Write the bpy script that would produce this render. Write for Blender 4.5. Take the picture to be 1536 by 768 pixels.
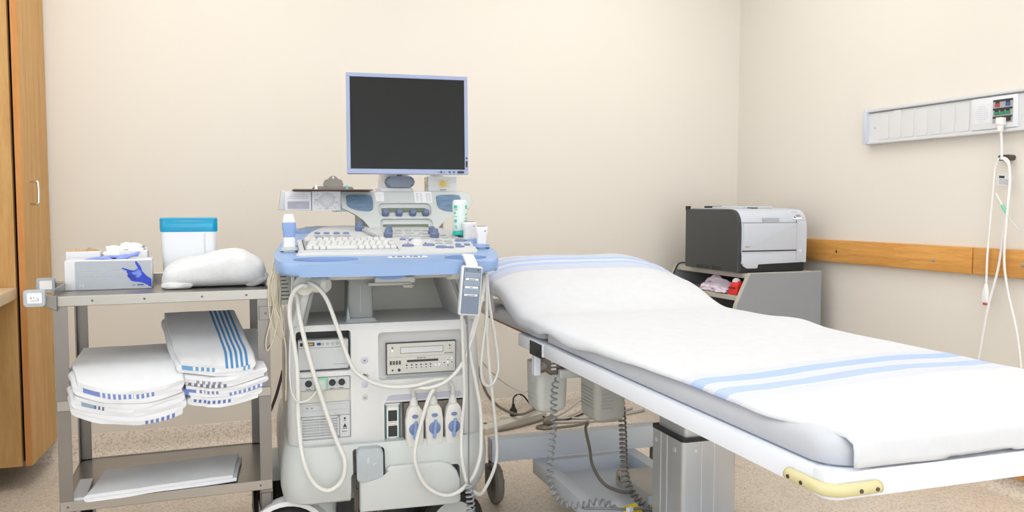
import bpy, bmesh, math, random
from mathutils import Vector, Matrix, noise
random.seed(7)
for _o in list(bpy.data.objects): bpy.data.objects.remove(_o)
SC = bpy.context.scene
COL = SC.collection
R = math.radians

# ------------------------------------------------------------------ camera
cd = bpy.data.cameras.new('camera'); cam = bpy.data.objects.new('camera', cd); COL.objects.link(cam)
cd.sensor_width = 36.0; cd.lens = 36.0 * 1240 / 1536; cd.clip_start = 0.05
cam.location = (0, 0, 1.10); cam.rotation_euler = (R(90 - 3.4613), 0, R(-20.643))
SC.camera = cam
# ------------------------------------------------------------------ world, exposure, lights
w = bpy.data.worlds.new('world'); SC.world = w; w.use_nodes = True
w.node_tree.nodes['Background'].inputs[0].default_value = (0.9, 0.95, 1.0, 1)
w.node_tree.nodes['Background'].inputs[1].default_value = 0.4
SC.view_settings.view_transform = 'Standard'; SC.view_settings.look = 'None'
SC.view_settings.exposure = -0.55; SC.view_settings.gamma = 1.0; SC.view_settings.use_curve_mapping = False

def area(name, loc, rot, sx, sy, power, col):
    l = bpy.data.lights.new(name, 'AREA'); l.shape = 'RECTANGLE'; l.size = sx; l.size_y = sy
    l.energy = power; l.color = col
    o = bpy.data.objects.new(name, l); COL.objects.link(o); o.location = loc; o.rotation_euler = rot
    return o
XR, YB, XL, YF, ZC = 2.89, 4.0, -1.25, -3.4, 2.70
# fill light added behind the camera, at an unseen, made-up window
area('front_fill_light', (0.75, YF + 0.12, 1.05), (R(90), 0, 0), 3.6, 1.9, 92, (0.88, 0.945, 1.0))
# light added at an assumed, unseen long window in the left wall, beside and behind the camera
area('assumed_side_window_light', (XL + 0.12, 0.30, 1.50), (R(90), 0, R(-90)), 3.8, 1.4, 46, (0.88, 0.945, 1.0))

# ------------------------------------------------------------------ colour + material helpers
def lin(c):
    return tuple(((v / 255) / 12.92 if v / 255 <= 0.04045 else (((v / 255) + 0.055) / 1.055) ** 2.4) for v in c)
def nd(t, typ, **kw):
    n = t.nodes.new(typ)
    for k, v in kw.items(): setattr(n, k, v)
    return n
MATS = {}
def mat(name, col, rough=0.5, metal=0.0, var=0.03, vscale=8.0, bump=0.0, bscale=200.0, spec=0.5, trans=0.0, emit=None, stretch=None, coat=0.0):
    m = bpy.data.materials.new(name); m.use_nodes = True; t = m.node_tree; b = t.nodes['Principled BSDF']
    c = lin(col)
    tc = nd(t, 'ShaderNodeTexCoord'); src = tc.outputs['Object']
    if stretch:
        mp = nd(t, 'ShaderNodeMapping'); mp.inputs['Scale'].default_value = stretch
        t.links.new(src, mp.inputs['Vector']); src = mp.outputs['Vector']
    nz = nd(t, 'ShaderNodeTexNoise'); nz.inputs['Scale'].default_value = vscale; nz.inputs['Detail'].default_value = 3
    t.links.new(src, nz.inputs['Vector'])
    rp = nd(t, 'ShaderNodeValToRGB')
    rp.color_ramp.elements[0].position = 0.3; rp.color_ramp.elements[1].position = 0.7
    rp.color_ramp.elements[0].color = (*[max(0, v * (1 - var)) for v in c], 1)
    rp.color_ramp.elements[1].color = (*[min(1, v * (1 + var)) for v in c], 1)
    t.links.new(nz.outputs['Fac'], rp.inputs['Fac']); t.links.new(rp.outputs['Color'], b.inputs['Base Color'])
    b.inputs['Roughness'].default_value = rough; b.inputs['Metallic'].default_value = metal
    b.inputs['Specular IOR Level'].default_value = spec
    b.inputs['Transmission Weight'].default_value = trans
    b.inputs['Coat Weight'].default_value = coat
    if emit:
        b.inputs['Emission Color'].default_value = (*lin(emit[0]), 1); b.inputs['Emission Strength'].default_value = emit[1]
    if bump:
        n2 = nd(t, 'ShaderNodeTexNoise'); n2.inputs['Scale'].default_value = bscale; n2.inputs['Detail'].default_value = 4
        t.links.new(src, n2.inputs['Vector'])
        bp = nd(t, 'ShaderNodeBump'); bp.inputs['Strength'].default_value = bump; bp.inputs['Distance'].default_value = 0.002
        t.links.new(n2.outputs['Fac'], bp.inputs['Height']); t.links.new(bp.outputs['Normal'], b.inputs['Normal'])
    MATS[name] = m; return m

def floor_mat():
    m = mat('floor_vinyl', (228, 217, 203), rough=0.38, var=0.05, vscale=2.5); t = m.node_tree; b = t.nodes['Principled BSDF']
    base = b.inputs['Base Color'].links[0].from_socket
    tc = nd(t, 'ShaderNodeTexCoord')
    cur = base
    for sc, th, col, seed in ((150, 0.22, (150, 122, 96), 0), (95, 0.20, (232, 222, 208), 3.3), (210, 0.22, (120, 96, 78), 7.1)):
        mp = nd(t, 'ShaderNodeMapping'); mp.inputs['Location'].default_value = (seed, seed, seed)
        t.links.new(tc.outputs['Object'], mp.inputs['Vector'])
        v = nd(t, 'ShaderNodeTexVoronoi'); v.inputs['Scale'].default_value = sc; v.inputs['Randomness'].default_value = 1
        t.links.new(mp.outputs['Vector'], v.inputs['Vector'])
        sp = nd(t, 'ShaderNodeSeparateColor'); t.links.new(v.outputs['Color'], sp.inputs['Color'])
        lt = nd(t, 'ShaderNodeMath', operation='LESS_THAN'); lt.inputs[1].default_value = th
        t.links.new(sp.outputs['Red'], lt.inputs[0])
        ml = nd(t, 'ShaderNodeMath', operation='MULTIPLY'); ml.inputs[1].default_value = 0.27
        t.links.new(lt.outputs[0], ml.inputs[0])
        mx = nd(t, 'ShaderNodeMix', data_type='RGBA'); t.links.new(ml.outputs[0], mx.inputs['Factor'])
        t.links.new(cur, mx.inputs['A']); mx.inputs['B'].default_value = (*lin(col), 1); cur = mx.outputs['Result']
    t.links.new(cur, b.inputs['Base Color'])
    return m

def wood_mat(name, c1, c2, scale, stretch, rough=0.38, spec=0.2):
    m = bpy.data.materials.new(name); m.use_nodes = True; t = m.node_tree; b = t.nodes['Principled BSDF']
    tc = nd(t, 'ShaderNodeTexCoord'); mp = nd(t, 'ShaderNodeMapping'); mp.inputs['Scale'].default_value = stretch
    t.links.new(tc.outputs['Object'], mp.inputs['Vector'])
    n1 = nd(t, 'ShaderNodeTexNoise'); n1.inputs['Scale'].default_value = scale; n1.inputs['Detail'].default_value = 6; n1.inputs['Distortion'].default_value = 0.6
    t.links.new(mp.outputs['Vector'], n1.inputs['Vector'])
    n2 = nd(t, 'ShaderNodeTexNoise'); n2.inputs['Scale'].default_value = scale * 7; n2.inputs['Detail'].default_value = 4
    t.links.new(mp.outputs['Vector'], n2.inputs['Vector'])
    ad = nd(t, 'ShaderNodeMix', data_type='FLOAT'); ad.inputs['Factor'].default_value = 0.35
    t.links.new(n1.outputs['Fac'], ad.inputs['A']); t.links.new(n2.outputs['Fac'], ad.inputs['B'])
    rp = nd(t, 'ShaderNodeValToRGB'); e = rp.color_ramp.elements
    e[0].position = 0.32; e[1].position = 0.68; e[0].color = (*lin(c1), 1); e[1].color = (*lin(c2), 1)
    t.links.new(ad.outputs['Result'], rp.inputs['Fac']); t.links.new(rp.outputs['Color'], b.inputs['Base Color'])
    b.inputs['Roughness'].default_value = rough; b.inputs['Specular IOR Level'].default_value = spec
    MATS[name] = m; return m

def stripe_mat(name, base, bands, axis=0, rough=0.85, bump=0.25, bscale=900, weave=0.02):
    m = mat(name, base, rough=rough, var=weave, vscale=30, bump=bump, bscale=bscale, spec=0.15); t = m.node_tree; b = t.nodes['Principled BSDF']
    cur = b.inputs['Base Color'].links[0].from_socket
    uv = nd(t, 'ShaderNodeUVMap'); uv.uv_map = 'UVMap'
    sp = nd(t, 'ShaderNodeSeparateXYZ'); t.links.new(uv.outputs['UV'], sp.inputs['Vector'])
    u = sp.outputs[axis]
    for a, c, col, al in bands:
        cp = nd(t, 'ShaderNodeMath', operation='COMPARE'); cp.inputs[1].default_value = (a + c) / 2; cp.inputs[2].default_value = (c - a) / 2
        t.links.new(u, cp.inputs[0])
        ml = nd(t, 'ShaderNodeMath', operation='MULTIPLY'); ml.inputs[1].default_value = al; t.links.new(cp.outputs[0], ml.inputs[0])
        mx = nd(t, 'ShaderNodeMix', data_type='RGBA'); t.links.new(ml.outputs[0], mx.inputs['Factor'])
        t.links.new(cur, mx.inputs['A']); mx.inputs['B'].default_value = (*lin(col), 1); cur = mx.outputs['Result']
    t.links.new(cur, b.inputs['Base Color'])
    return m

# ------------------------------------------------------------------ mesh helpers
def rr(x0, x1, y0, y1, r, n=5):
    r = min(r, (x1 - x0) / 2 - 1e-5, (y1 - y0) / 2 - 1e-5); p = []
    for cx, cy, a in ((x1 - r, y0 + r, -90), (x1 - r, y1 - r, 0), (x0 + r, y1 - r, 90), (x0 + r, y0 + r, 180)):
        for i in range(n + 1):
            t = R(a + 90 * i / n); p.append((cx + r * math.cos(t), cy + r * math.sin(t)))
    return p
def ell(cx, cy, rx, ry, n=24):
    return [(cx + rx * math.cos(2 * math.pi * i / n), cy + ry * math.sin(2 * math.pi * i / n)) for i in range(n)]
def catmull(pts, n=6, closed=False):
    P = [Vector(p) for p in pts]; out = []
    N = len(P); rng = range(N) if closed else range(N - 1)
    for i in rng:
        if closed: a, b, c, d = P[(i - 1) % N], P[i], P[(i + 1) % N], P[(i + 2) % N]
        else: a, b, c, d = P[max(i - 1, 0)], P[i], P[i + 1], P[min(i + 2, N - 1)]
        for k in range(n):
            t = k / n
            out.append(0.5 * ((2 * b) + (c - a) * t + (2 * a - 5 * b + 4 * c - d) * t * t + (3 * b - a - 3 * c + d) * t ** 3))
    if not closed: out.append(P[-1])
    return out
def smooth2(pts, n=4, closed=True):
    return [(p.x, p.y) for p in catmull([(a, b, 0) for a, b in pts], n, closed)]

class MB:
    def __init__(s): s.bm = bmesh.new(); s.uv = None
    def box(s, x0, x1, y0, y1, z0, z1, bev=0.0, seg=2, M=None):
        vs = bmesh.ops.create_cube(s.bm, size=1.0)['verts']
        for v in vs:
            v.co = Vector(((x0 + x1) / 2 + v.co.x * (x1 - x0), (y0 + y1) / 2 + v.co.y * (y1 - y0), (z0 + z1) / 2 + v.co.z * (z1 - z0)))
        if bev:
            es = list({e for v in vs for e in v.link_edges})
            r = bmesh.ops.bevel(s.bm, geom=es, offset=bev, segments=seg, profile=0.5, affect='EDGES')
            vs = list({v for f in r['faces'] for v in f.verts} | {v for v in vs if v.is_valid})
        if M is not None:
            for v in vs: v.co = M @ v.co
        return s
    def loft(s, rings, cap0=True, cap1=True, closed=True):
        V = [[s.bm.verts.new(p) for p in r] for r in rings]; n = len(V[0])
        for a, b in zip(V, V[1:]):
            for i in range(n if closed else n - 1):
                j = (i + 1) % n
                s.bm.faces.new((a[i], a[j], b[j], b[i]))
        if cap0: s.bm.faces.new(V[0][::-1])
        if cap1: s.bm.faces.new(V[-1])
        return s
    def prism(s, out, ax, a0, a1, bev=0.0, seg=2, fn=None):
        def m(u, v, a): return {'y': (u, a, v), 'x': (a, u, v), 'z': (u, v, a)}[ax]
        A = [s.bm.verts.new(m(u, v, a0)) for u, v in out]; Bv = [s.bm.verts.new(m(u, v, a1)) for u, v in out]
        n = len(out); f0 = s.bm.faces.new(A[::-1]); f1 = s.bm.faces.new(Bv)
        for i in range(n): s.bm.faces.new((A[i], A[(i + 1) % n], Bv[(i + 1) % n], Bv[i]))
        vs = A + Bv
        if bev:
            es = list(f0.edges) + list(f1.edges)
            r = bmesh.ops.bevel(s.bm, geom=es, offset=bev, segments=seg, profile=0.5, affect='EDGES')
            vs = list({v for f in r['faces'] for v in f.verts} | {v for v in vs if v.is_valid})
        if fn:
            for v in vs: v.co = Vector(fn(v.co))
        return s
    def lathe(s, prof, o=(0, 0, 0), ax=(0, 0, 1), seg=24, closed=False):
        ax = Vector(ax).normalized(); e1 = ax.orthogonal().normalized(); e2 = ax.cross(e1); o = Vector(o); rings = []
        for r, h in prof:
            rings.append([o + ax * h + (e1 * math.cos(2 * math.pi * i / seg) + e2 * math.sin(2 * math.pi * i / seg)) * max(r, 1e-5) for i in range(seg)])
        if closed: rings.append(rings[0]); return s.loft(rings, False, False)
        return s.loft(rings)
    def cyl(s, p0, p1, r, r1=None, seg=16):
        p0, p1 = Vector(p0), Vector(p1); d = p1 - p0
        return s.lathe([(r, 0), (r if r1 is None else r1, d.length)], p0, d, seg)
    def tube(s, pts, r, seg=8, n=6, closed=False):
        P = catmull(pts, n, closed) if n > 1 else [Vector(p) for p in pts]
        N = len(P); rings = []; e = None
        for i, p in enumerate(P):
            t = (P[(i + 1) % N] - P[(i - 1) % N]) if closed else (P[min(i + 1, N - 1)] - P[max(i - 1, 0)])
            if t.length < 1e-9: t = Vector((0, 0, 1))
            t.normalize()
            if e is None: e = t.orthogonal().normalized()
            e = e - t * e.dot(t)
            e = e.normalized() if e.length > 1e-6 else t.orthogonal().normalized()
            b = t.cross(e); rad = r(i / (N - 1)) if callable(r) else r
            rings.append([p + (e * math.cos(2 * math.pi * k / seg) + b * math.sin(2 * math.pi * k / seg)) * rad for k in range(seg)])
        if closed: rings.append(rings[0]); return s.loft(rings, False, False)
        return s.loft(rings)
    def grid(s, fn, nu, nv, uvfn=None):
        V = [[s.bm.verts.new(fn(i / nu, j / nv)) for j in range(nv + 1)] for i in range(nu + 1)]
        if uvfn and s.uv is None: s.uv = s.bm.loops.layers.uv.new('UVMap')
        for i in range(nu):
            for j in range(nv):
                f = s.bm.faces.new((V[i][j], V[i + 1][j], V[i + 1][j + 1], V[i][j + 1]))
                if uvfn:
                    for l, (a, b) in zip(f.loops, ((i, j), (i + 1, j), (i + 1, j + 1), (i, j + 1))): l[s.uv].uv = uvfn(a / nu, b / nv)
        return s
    def xf(s, M):
        for v in s.bm.verts: v.co = M @ v.co
        return s
    def fn(s, f):
        for v in s.bm.verts: v.co = Vector(f(v.co))
        return s
    def mesh(s, name, m, ang=35, normals=True):
        if normals: bmesh.ops.recalc_face_normals(s.bm, faces=s.bm.faces[:])
        me = bpy.data.meshes.new(name); s.bm.to_mesh(me); s.bm.free()
        fin(me, ang)
        if m is not None: me.materials.append(MATS[m] if isinstance(m, str) else m)
        return me
    def build(s, name, m, parent=None, ang=35, normals=True):
        o = bpy.data.objects.new(name, s.mesh(name, m, ang, normals)); COL.objects.link(o)
        if parent is not None: o.parent = parent
        return o
def fin(me, ang=35):
    me.polygons.foreach_set('use_smooth', [True] * len(me.polygons)); me.set_sharp_from_angle(angle=R(ang)); me.update()
def cut(o, *cutters):
    tmp = []
    for c in cutters:
        t = c.build('cutter', None, o.parent); tmp.append(t)
        md = o.modifiers.new('cut', 'BOOLEAN'); md.operation = 'DIFFERENCE'; md.solver = 'EXACT'; md.object = t
    bpy.context.view_layer.update()
    dg = bpy.context.evaluated_depsgraph_get()
    me = bpy.data.meshes.new_from_object(o.evaluated_get(dg)); o.modifiers.clear()
    old = o.data; o.data = me; bpy.data.meshes.remove(old)
    for t in tmp:
        d = t.data; bpy.data.objects.remove(t); bpy.data.meshes.remove(d)
    fin(me); return o
def mod(o, typ, **kw):
    m = o.modifiers.new(typ.lower(), typ)
    for k, v in kw.items(): setattr(m, k, v)
    return o
def inst(o, name, loc, parent, rot=None):
    c = bpy.data.objects.new(name, o.data if hasattr(o, 'data') else o); COL.objects.link(c); c.location = loc
    if rot: c.rotation_euler = rot
    c.parent = parent; return c
def tag(o, label, cat, group=None, kind=None):
    o['label'] = label; o['category'] = cat
    if group: o['group'] = group
    if kind: o['kind'] = kind
    return o
def struct(o, label=None, cat=None):
    o['kind'] = 'structure'
    if label: o['label'] = label
    if cat: o['category'] = cat
    return o
def thing(name, label, cat, loc=(0, 0, 0), rz=0.0, group=None):
    o = bpy.data.objects.new(name, None); COL.objects.link(o); o.empty_display_size = 0.05
    o.location = loc; o.rotation_euler = (0, 0, R(rz)); return tag(o, label, cat, group)
def text(txt, size, M, name, m, parent, ext=0.0003, align='LEFT', width=None):
    cu = bpy.data.curves.new('t', 'FONT'); cu.body = txt; cu.size = size; cu.extrude = ext; cu.align_x = align; cu.resolution_u = 2
    o = bpy.data.objects.new('t', cu); COL.objects.link(o)
    bpy.context.view_layer.update()
    me = bpy.data.meshes.new_from_object(o.evaluated_get(bpy.context.evaluated_depsgraph_get()))
    bpy.data.objects.remove(o); bpy.data.curves.remove(cu)
    if width:
        xs = [v.co.x for v in me.vertices]; k = width / (max(xs) - min(xs)); me.transform(Matrix.Diagonal((k, 1, 1, 1)))
    me.transform(M); me.materials.clear(); me.materials.append(MATS[m]); me.name = name
    r = bpy.data.objects.new(name, me); COL.objects.link(r); r.parent = parent; return r
def FY(x, y, z):   # text facing -y, reading along +x
    return Matrix.Translation((x, y, z)) @ Matrix.Rotation(R(90), 4, 'X')
def FX(x, y, z):   # text facing -x, reading along -y
    return Matrix.Translation((x, y, z)) @ Matrix.Rotation(R(-90), 4, 'Z') @ Matrix.Rotation(R(90), 4, 'X')

# ------------------------------------------------------------------ materials
mat('wall_paint', (230, 225, 217), 0.75, var=0.012, vscale=1.5, bump=0.02, bscale=350, spec=0.25)
mat('ceiling_paint', (246, 246, 245), 0.85, var=0.01, spec=0.2)
floor_mat()
wood_mat('maple', (190, 146, 90), (212, 172, 116), 3.0, (9, 9, 0.9), 0.55)
wood_mat('maple_edge', (200, 138, 80), (214, 156, 98), 3.0, (9, 9, 0.9), 0.55)
wood_mat('maple_counter', (214, 192, 160), (230, 211, 182), 3.0, (9, 0.9, 9))
wood_mat('oak_rail', (196, 136, 66), (226, 170, 98), 4.0, (14, 0.9, 14), 0.35)
mat('dark_gap', (40, 28, 20), 0.9)
mat('steel', (160, 156, 150), 0.30, 0.9, var=0.05, vscale=3, stretch=(1, 14, 1))
mat('steel_leg', (128, 124, 120), 0.34, 0.85, var=0.06, vscale=4)
mat('chrome', (205, 203, 198), 0.18, 1.0, var=0.02)
mat('bumper_grey', (168, 176, 182), 0.5, var=0.03)
mat('label_white', (238, 238, 236), 0.5, var=0.02)
mat('black_plastic', (26, 26, 28), 0.45)
mat('rubber', (28, 28, 29), 0.7)
mat('dark_grey', (92, 92, 92), 0.5)
mat('carton_white', (218, 220, 224), 0.7, var=0.02)
mat('carton_grey', (174, 181, 189), 0.6, var=0.02)
mat('carton_brown', (184, 152, 118), 0.85, var=0.08, vscale=30)
mat('tissue_white', (245, 245, 244), 0.9, var=0.02, bump=0.2, bscale=120)
mat('ink_blue', (38, 66, 190), 0.55, var=0.25, vscale=40)
mat('ink_blue_light', (108, 132, 214), 0.55, var=0.2, vscale=40)
mat('ink_navy', (30, 60, 130), 0.6)
mat('ink_dark', (52, 52, 56), 0.6)
mat('ink_grey', (148, 150, 156), 0.6)
mat('ink_lilac', (178, 180, 194), 0.6)
mat('ink_green', (76, 186, 150), 0.5)
mat('ink_red', (196, 60, 60), 0.5)
mat('ink_orange', (190, 140, 92), 0.5)
mat('nitrile', (134, 152, 222), 0.45, var=0.12, vscale=40)
mat('terry', (220, 221, 223), 0.95, var=0.03, vscale=60, bump=0.9, bscale=260, spec=0.1)
mat('terry_flat', (216, 218, 222), 0.95, var=0.03, vscale=60, bump=0.6, bscale=300, spec=0.1)
mat('tub_white', (218, 221, 226), 0.45, var=0.01)
mat('tub_blue', (6, 160, 206), 0.15, var=0.10, vscale=6, trans=0.1)
# ultrasound
mat('body_cream', (208, 209, 209), 0.42, var=0.015)
mat('body_inner', (216, 214, 204), 0.5, var=0.03)
mat('shell_grey', (192, 197, 196), 0.42, var=0.02)
mat('console_grey', (192, 198, 198), 0.45, var=0.015)
mat('panel_white', (198, 201, 203), 0.45, var=0.01)
mat('key_white', (204, 206, 207), 0.45, var=0.02)
mat('key_grey', (166, 170, 172), 0.5, var=0.02)
mat('blue_handle', (134, 162, 204), 0.35, var=0.015)
mat('blue_shade_lever', (108, 146, 200), 0.4, var=0.02)  # handle blue deepened for shade in the grip recesses; also colours the lever
mat('blue_button', (112, 128, 168), 0.35, var=0.03)
mat('blue_knob', (98, 112, 146), 0.35, var=0.03)
mat('speaker_mesh', (112, 138, 166), 0.65, var=0.2, vscale=30, bump=0.8, bscale=400, stretch=(1, 1, 5))
mat('lcd_green', (104, 116, 100), 0.25, var=0.06)
mat('post_grey', (142, 147, 145), 0.45, var=0.03)
mat('bezel_blue', (152, 165, 198), 0.35, var=0.02)
mat('monitor_back', (226, 230, 236), 0.4, var=0.01)
mat('screen', (24, 26, 26), 0.3, var=0.05, vscale=1.5, spec=0.25)
mat('joint_grey', (112, 122, 138), 0.35, var=0.05)
mat('deck_grey', (190, 194, 196), 0.45, var=0.015)
mat('vcr_beige', (194, 193, 186), 0.45, var=0.015)
mat('pedal_grey', (170, 178, 184), 0.5, var=0.03)
mat('cable_white', (212, 212, 208), 0.42, var=0.02)
mat('cable_beige', (202, 196, 170), 0.5, var=0.05)
mat('cable_grey', (126, 122, 114), 0.5, var=0.05)
mat('coil_grey', (124, 124, 126), 0.42, var=0.05)
mat('coil_silver', (150, 154, 158), 0.35, 0.2, var=0.05)
mat('cable_pale', (190, 188, 184), 0.5, var=0.03)
mat('badge_lilac', (190, 192, 206), 0.5)
mat('pcb_teal', (60, 118, 118), 0.5, var=0.3, vscale=120)
mat('probe_white', (222, 223, 226), 0.38, var=0.01)
mat('probe_blue', (130, 158, 206), 0.4, var=0.01)
mat('gel_clear', (212, 224, 224), 0.25, var=0.03)
mat('gel_cap', (22, 172, 160), 0.35, var=0.03)
mat('remote_grey', (112, 126, 146), 0.45, var=0.02)
mat('remote_button', (132, 148, 168), 0.4, var=0.02)
mat('clipboard_brown', (112, 82, 62), 0.55, var=0.1, vscale=20)
mat('clip_metal', (104, 98, 92), 0.28, 0.9, var=0.06)
mat('paper', (226, 227, 231), 0.8, var=0.01)
mat('teal_pin', (84, 186, 200), 0.4)
# table
mat('frame_white', (226, 231, 241), 0.32, var=0.008)
mat('base_white', (212, 222, 234), 0.35, var=0.01)
mat('vinyl_grey', (188, 192, 200), 0.42, var=0.02, bump=0.08, bscale=300)
mat('alu', (196, 198, 200), 0.36, 0.55, var=0.02)
mat('alu_light', (222, 222, 220), 0.3, 0.4, var=0.02)
mat('motor_grey', (212, 214, 210), 0.5, var=0.02)
mat('motor_dark', (174, 173, 166), 0.5, var=0.02)
mat('bumper_yellow', (204, 196, 150), 0.35, var=0.04)
mat('plywood', (150, 112, 72), 0.6, var=0.1)
mat('tape_yellow', (238, 214, 28), 0.5, var=0.05)
# printer corner
mat('stand_grey', (150, 154, 160), 0.5, var=0.015)
mat('stand_edge', (190, 188, 180), 0.5, var=0.02)
mat('stand_dark', (66, 66, 66), 0.6)
mat('printer_dark', (58, 62, 64), 0.42, var=0.03)
mat('printer_black', (30, 34, 40), 0.4)
mat('printer_white', (200, 207, 219), 0.38, var=0.01)
mat('paper_lilac', (226, 214, 230), 0.75, var=0.06, vscale=30)
mat('paper_red', (226, 46, 36), 0.6, var=0.06, vscale=30)
mat('panel_silver', (222, 224, 227), 0.4, 0.15, var=0.012)
mat('panel_cap', (206, 212, 226), 0.4, var=0.01)
mat('module_white', (228, 231, 236), 0.42, var=0.008)
mat('socket_dark', (46, 46, 48), 0.5)
mat('socket_red', (190, 62, 66), 0.45)
mat('socket_blue', (58, 92, 168), 0.45)
mat('socket_green', (40, 138, 100), 0.45)
mat('socket_grey', (172, 174, 176), 0.45)
mat('cord_white', (240, 240, 240), 0.4, var=0.01)
mat('assumed_lamp_diffuser', (250, 250, 250), 0.6, emit=((255, 250, 242), 4.0))
mat('glass_green', (120, 214, 170), 0.3)

# ================================================================== the room
struct(MB().box(XL - .1, XR + .1, YF - .1, YB + .1, -0.1, 0).build('floor', 'floor_vinyl'))
struct(MB().box(XL - .1, XR + .1, YF - .1, YB + .1, ZC, ZC + 0.1).build('ceiling', 'ceiling_paint'))
struct(MB().box(XL - .1, XR + .1, YB, YB + 0.1, 0, ZC).build('wall_back', 'wall_paint'))
struct(MB().box(XR, XR + 0.1, YF - .1, YB, 0, ZC).build('wall_right', 'wall_paint'))
wl = struct(MB().box(XL - 0.1, XL, YF - .1, YB, 0, ZC).build('wall_left', 'wall_paint'))
cut(wl, MB().box(XL - .2, XL + .1, -1.6, 2.2, 0.80, 2.20))
wn = MB()
for a in ((-1.6, 2.2, .80, .85), (-1.6, 2.2, 2.15, 2.20), (-1.6, -1.55, .80, 2.20), (2.15, 2.2, .80, 2.20), (-.35, -.30, .80, 2.20), (.90, .95, .80, 2.20)):
    wn.box(XL - .08, XL + .02, a[0], a[1], a[2], a[3])
struct(wn.build('assumed_window_2', 'frame_white'))  # assumed, unseen window; made long to light the wall behind the trolley
wf = struct(MB().box(XL, XR, YF - 0.1, YF, 0, ZC).build('wall_front', 'wall_paint'))
cut(wf, MB().box(-1.05, 2.55, YF - .2, YF + .1, 0.10, 2.00))
wn = MB()
for a in ((-1.05, 2.55, .10, .15), (-1.05, 2.55, 1.95, 2.0), (-1.05, -1.0, .10, 2.0), (2.5, 2.55, .10, 2.0), (.12, .17, .10, 2.0), (1.32, 1.37, .10, 2.0)):
    wn.box(a[0], a[1], YF - .08, YF + .02, a[2], a[3])
struct(wn.build('fill_window_1', 'frame_white'))  # unseen window added here, reaching low to fill shadows under table and trolley
# cove base of the same speckled vinyl as the floor
def cove(L):   # profile (distance from wall, height)
    return [(0, 0), (0.045, 0), (0.03, 0.006), (0.016, 0.02), (0.009, 0.045), (0.006, 0.098), (0.004, 0.1), (0, 0.1)]
struct(MB().prism([(YB - d, z) for d, z in cove(0)], 'x', XL, XR).build('baseboard_back', 'floor_vinyl', ang=60))
struct(MB().prism([(XR - d, z) for d, z in cove(0)], 'y', YF, YB).build('baseboard_right', 'floor_vinyl', ang=60))
# wooden bumper rail on the right wall: two planks end to end, and a low one near the floor
tr = struct(bpy.data.objects.new('trim_1', None)); COL.objects.link(tr)
def plank(y0, y1, z0, z1, name, par):
    return MB().box(XR - 0.032, XR, y0, y1, z0, z1, 0.006, 2).build(name, 'oak_rail', par)
plank(2.418, 3.93, 0.829, 0.936, 'plank', tr); plank(1.0, 2.414, 0.829, 0.936, 'plank', tr); plank(-1.5, 0.996, 0.829, 0.936, 'plank', tr)
for y, z in ((3.16, 0.882), (2.60, 0.873), (2.2, 0.88), (1.6, 0.88)):
    MB().lathe([(0.007, 0), (0.007, 0.0016), (0.004, 0.0024)], (XR - 0.0325, y, z), (-1, 0, 0), 14).build('screw', 'chrome', tr)
t2 = struct(bpy.data.objects.new('trim_2', None)); COL.objects.link(t2)
plank(-1.5, 3.1, 0.072, 0.185, 'plank', t2)
# ceiling lights (assumed fixtures, unseen above the frame, added for light)
for i, (x, y, p, lb) in enumerate(((-0.1, 2.9, 3, 'large assumed ceiling light panel over the ultrasound machine'), (1.85, 2.9, 3, 'large assumed ceiling light panel over the head of the examination table'),
                               (-0.1, 0.8, 3, 'large assumed ceiling light panel above the photographer'), (1.85, 0.8, 3, 'large assumed ceiling light panel near the foot of the table'),
                               (-0.1, -1.8, 5, 'large assumed ceiling light panel at the left near the added window'), (1.85, -1.8, 5, 'large assumed ceiling light panel at the right near the added window'))):
    t = thing('assumed_ceiling_light', lb, 'light', (x, y, ZC), 0, 'assumed ceiling light panels')
    f = MB()
    for a in ((-.62, .62, -.62, -.59), (-.62, .62, .59, .62), (-.62, -.59, -.59, .59), (.59, .62, -.59, .59)): f.box(*a, -.03, 0)
    f.build('frame', 'frame_white', t); MB().box(-.59, .59, -.59, .59, -.018, -.01).build('diffuser', 'assumed_lamp_diffuser', t)
    area('assumed_panel_light', (x, y, ZC - 0.035), (0, 0, 0), 1.16, 1.16, p, (0.93, 0.965, 1.0))

# ================================================================== tall cabinet + counter at the left
ca = thing('tall_cabinet', 'tall maple cabinet with a narrow door at the left edge beside the back wall', 'cabinet', (-0.635, 3.60, 0), -4.5)
MB().box(-0.58, -0.028, 0.0, 0.024, 0.095, 2.5, 0.001, 1).build('side_panel', 'maple', ca)
MB().box(-0.58, -0.030, 0.026, 0.345, 0.105, 2.5).build('carcass', 'dark_gap', ca)
MB().box(-0.58, -0.20, 0.14, 0.34, 0.0, 0.105).build('toe_kick', 'maple', ca)
dr = MB().box(-0.016, 0.006, 0.004, 0.385, 0.095, 2.48, 0.0012, 1).build('door', 'maple', ca)
MB().box(-0.0165, 0.0065, 0.0015, 0.0042, 0.095, 2.48).build('edge_band', 'maple_edge', dr)
MB().tube([(0.006, 0.105, 1.108), (0.026, 0.105, 1.108), (0.034, 0.105, 1.116), (0.034, 0.105, 1.188), (0.026, 0.105, 1.196), (0.006, 0.105, 1.196)], 0.0045, 10, 4).build('handle', 'chrome', dr)
ct = thing('counter', 'pale maple counter end meeting the side of the tall cabinet', 'counter', (-0.66, 3.6, 0))
MB().box(-0.56, 0.0, -1.3, -0.002, 0.747, 0.79, 0.003, 2).build('worktop', 'maple_counter', ct)
MB().prism([(-.56, .747), (-.05, .747), (-.09, .70), (-.56, .70)], 'y', -1.29, -.004).build('apron', 'maple', ct)
MB().box(-0.56, -0.12, -1.29, -1.26, 0.0, 0.70).build('end_panel', 'maple', ct)

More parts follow.
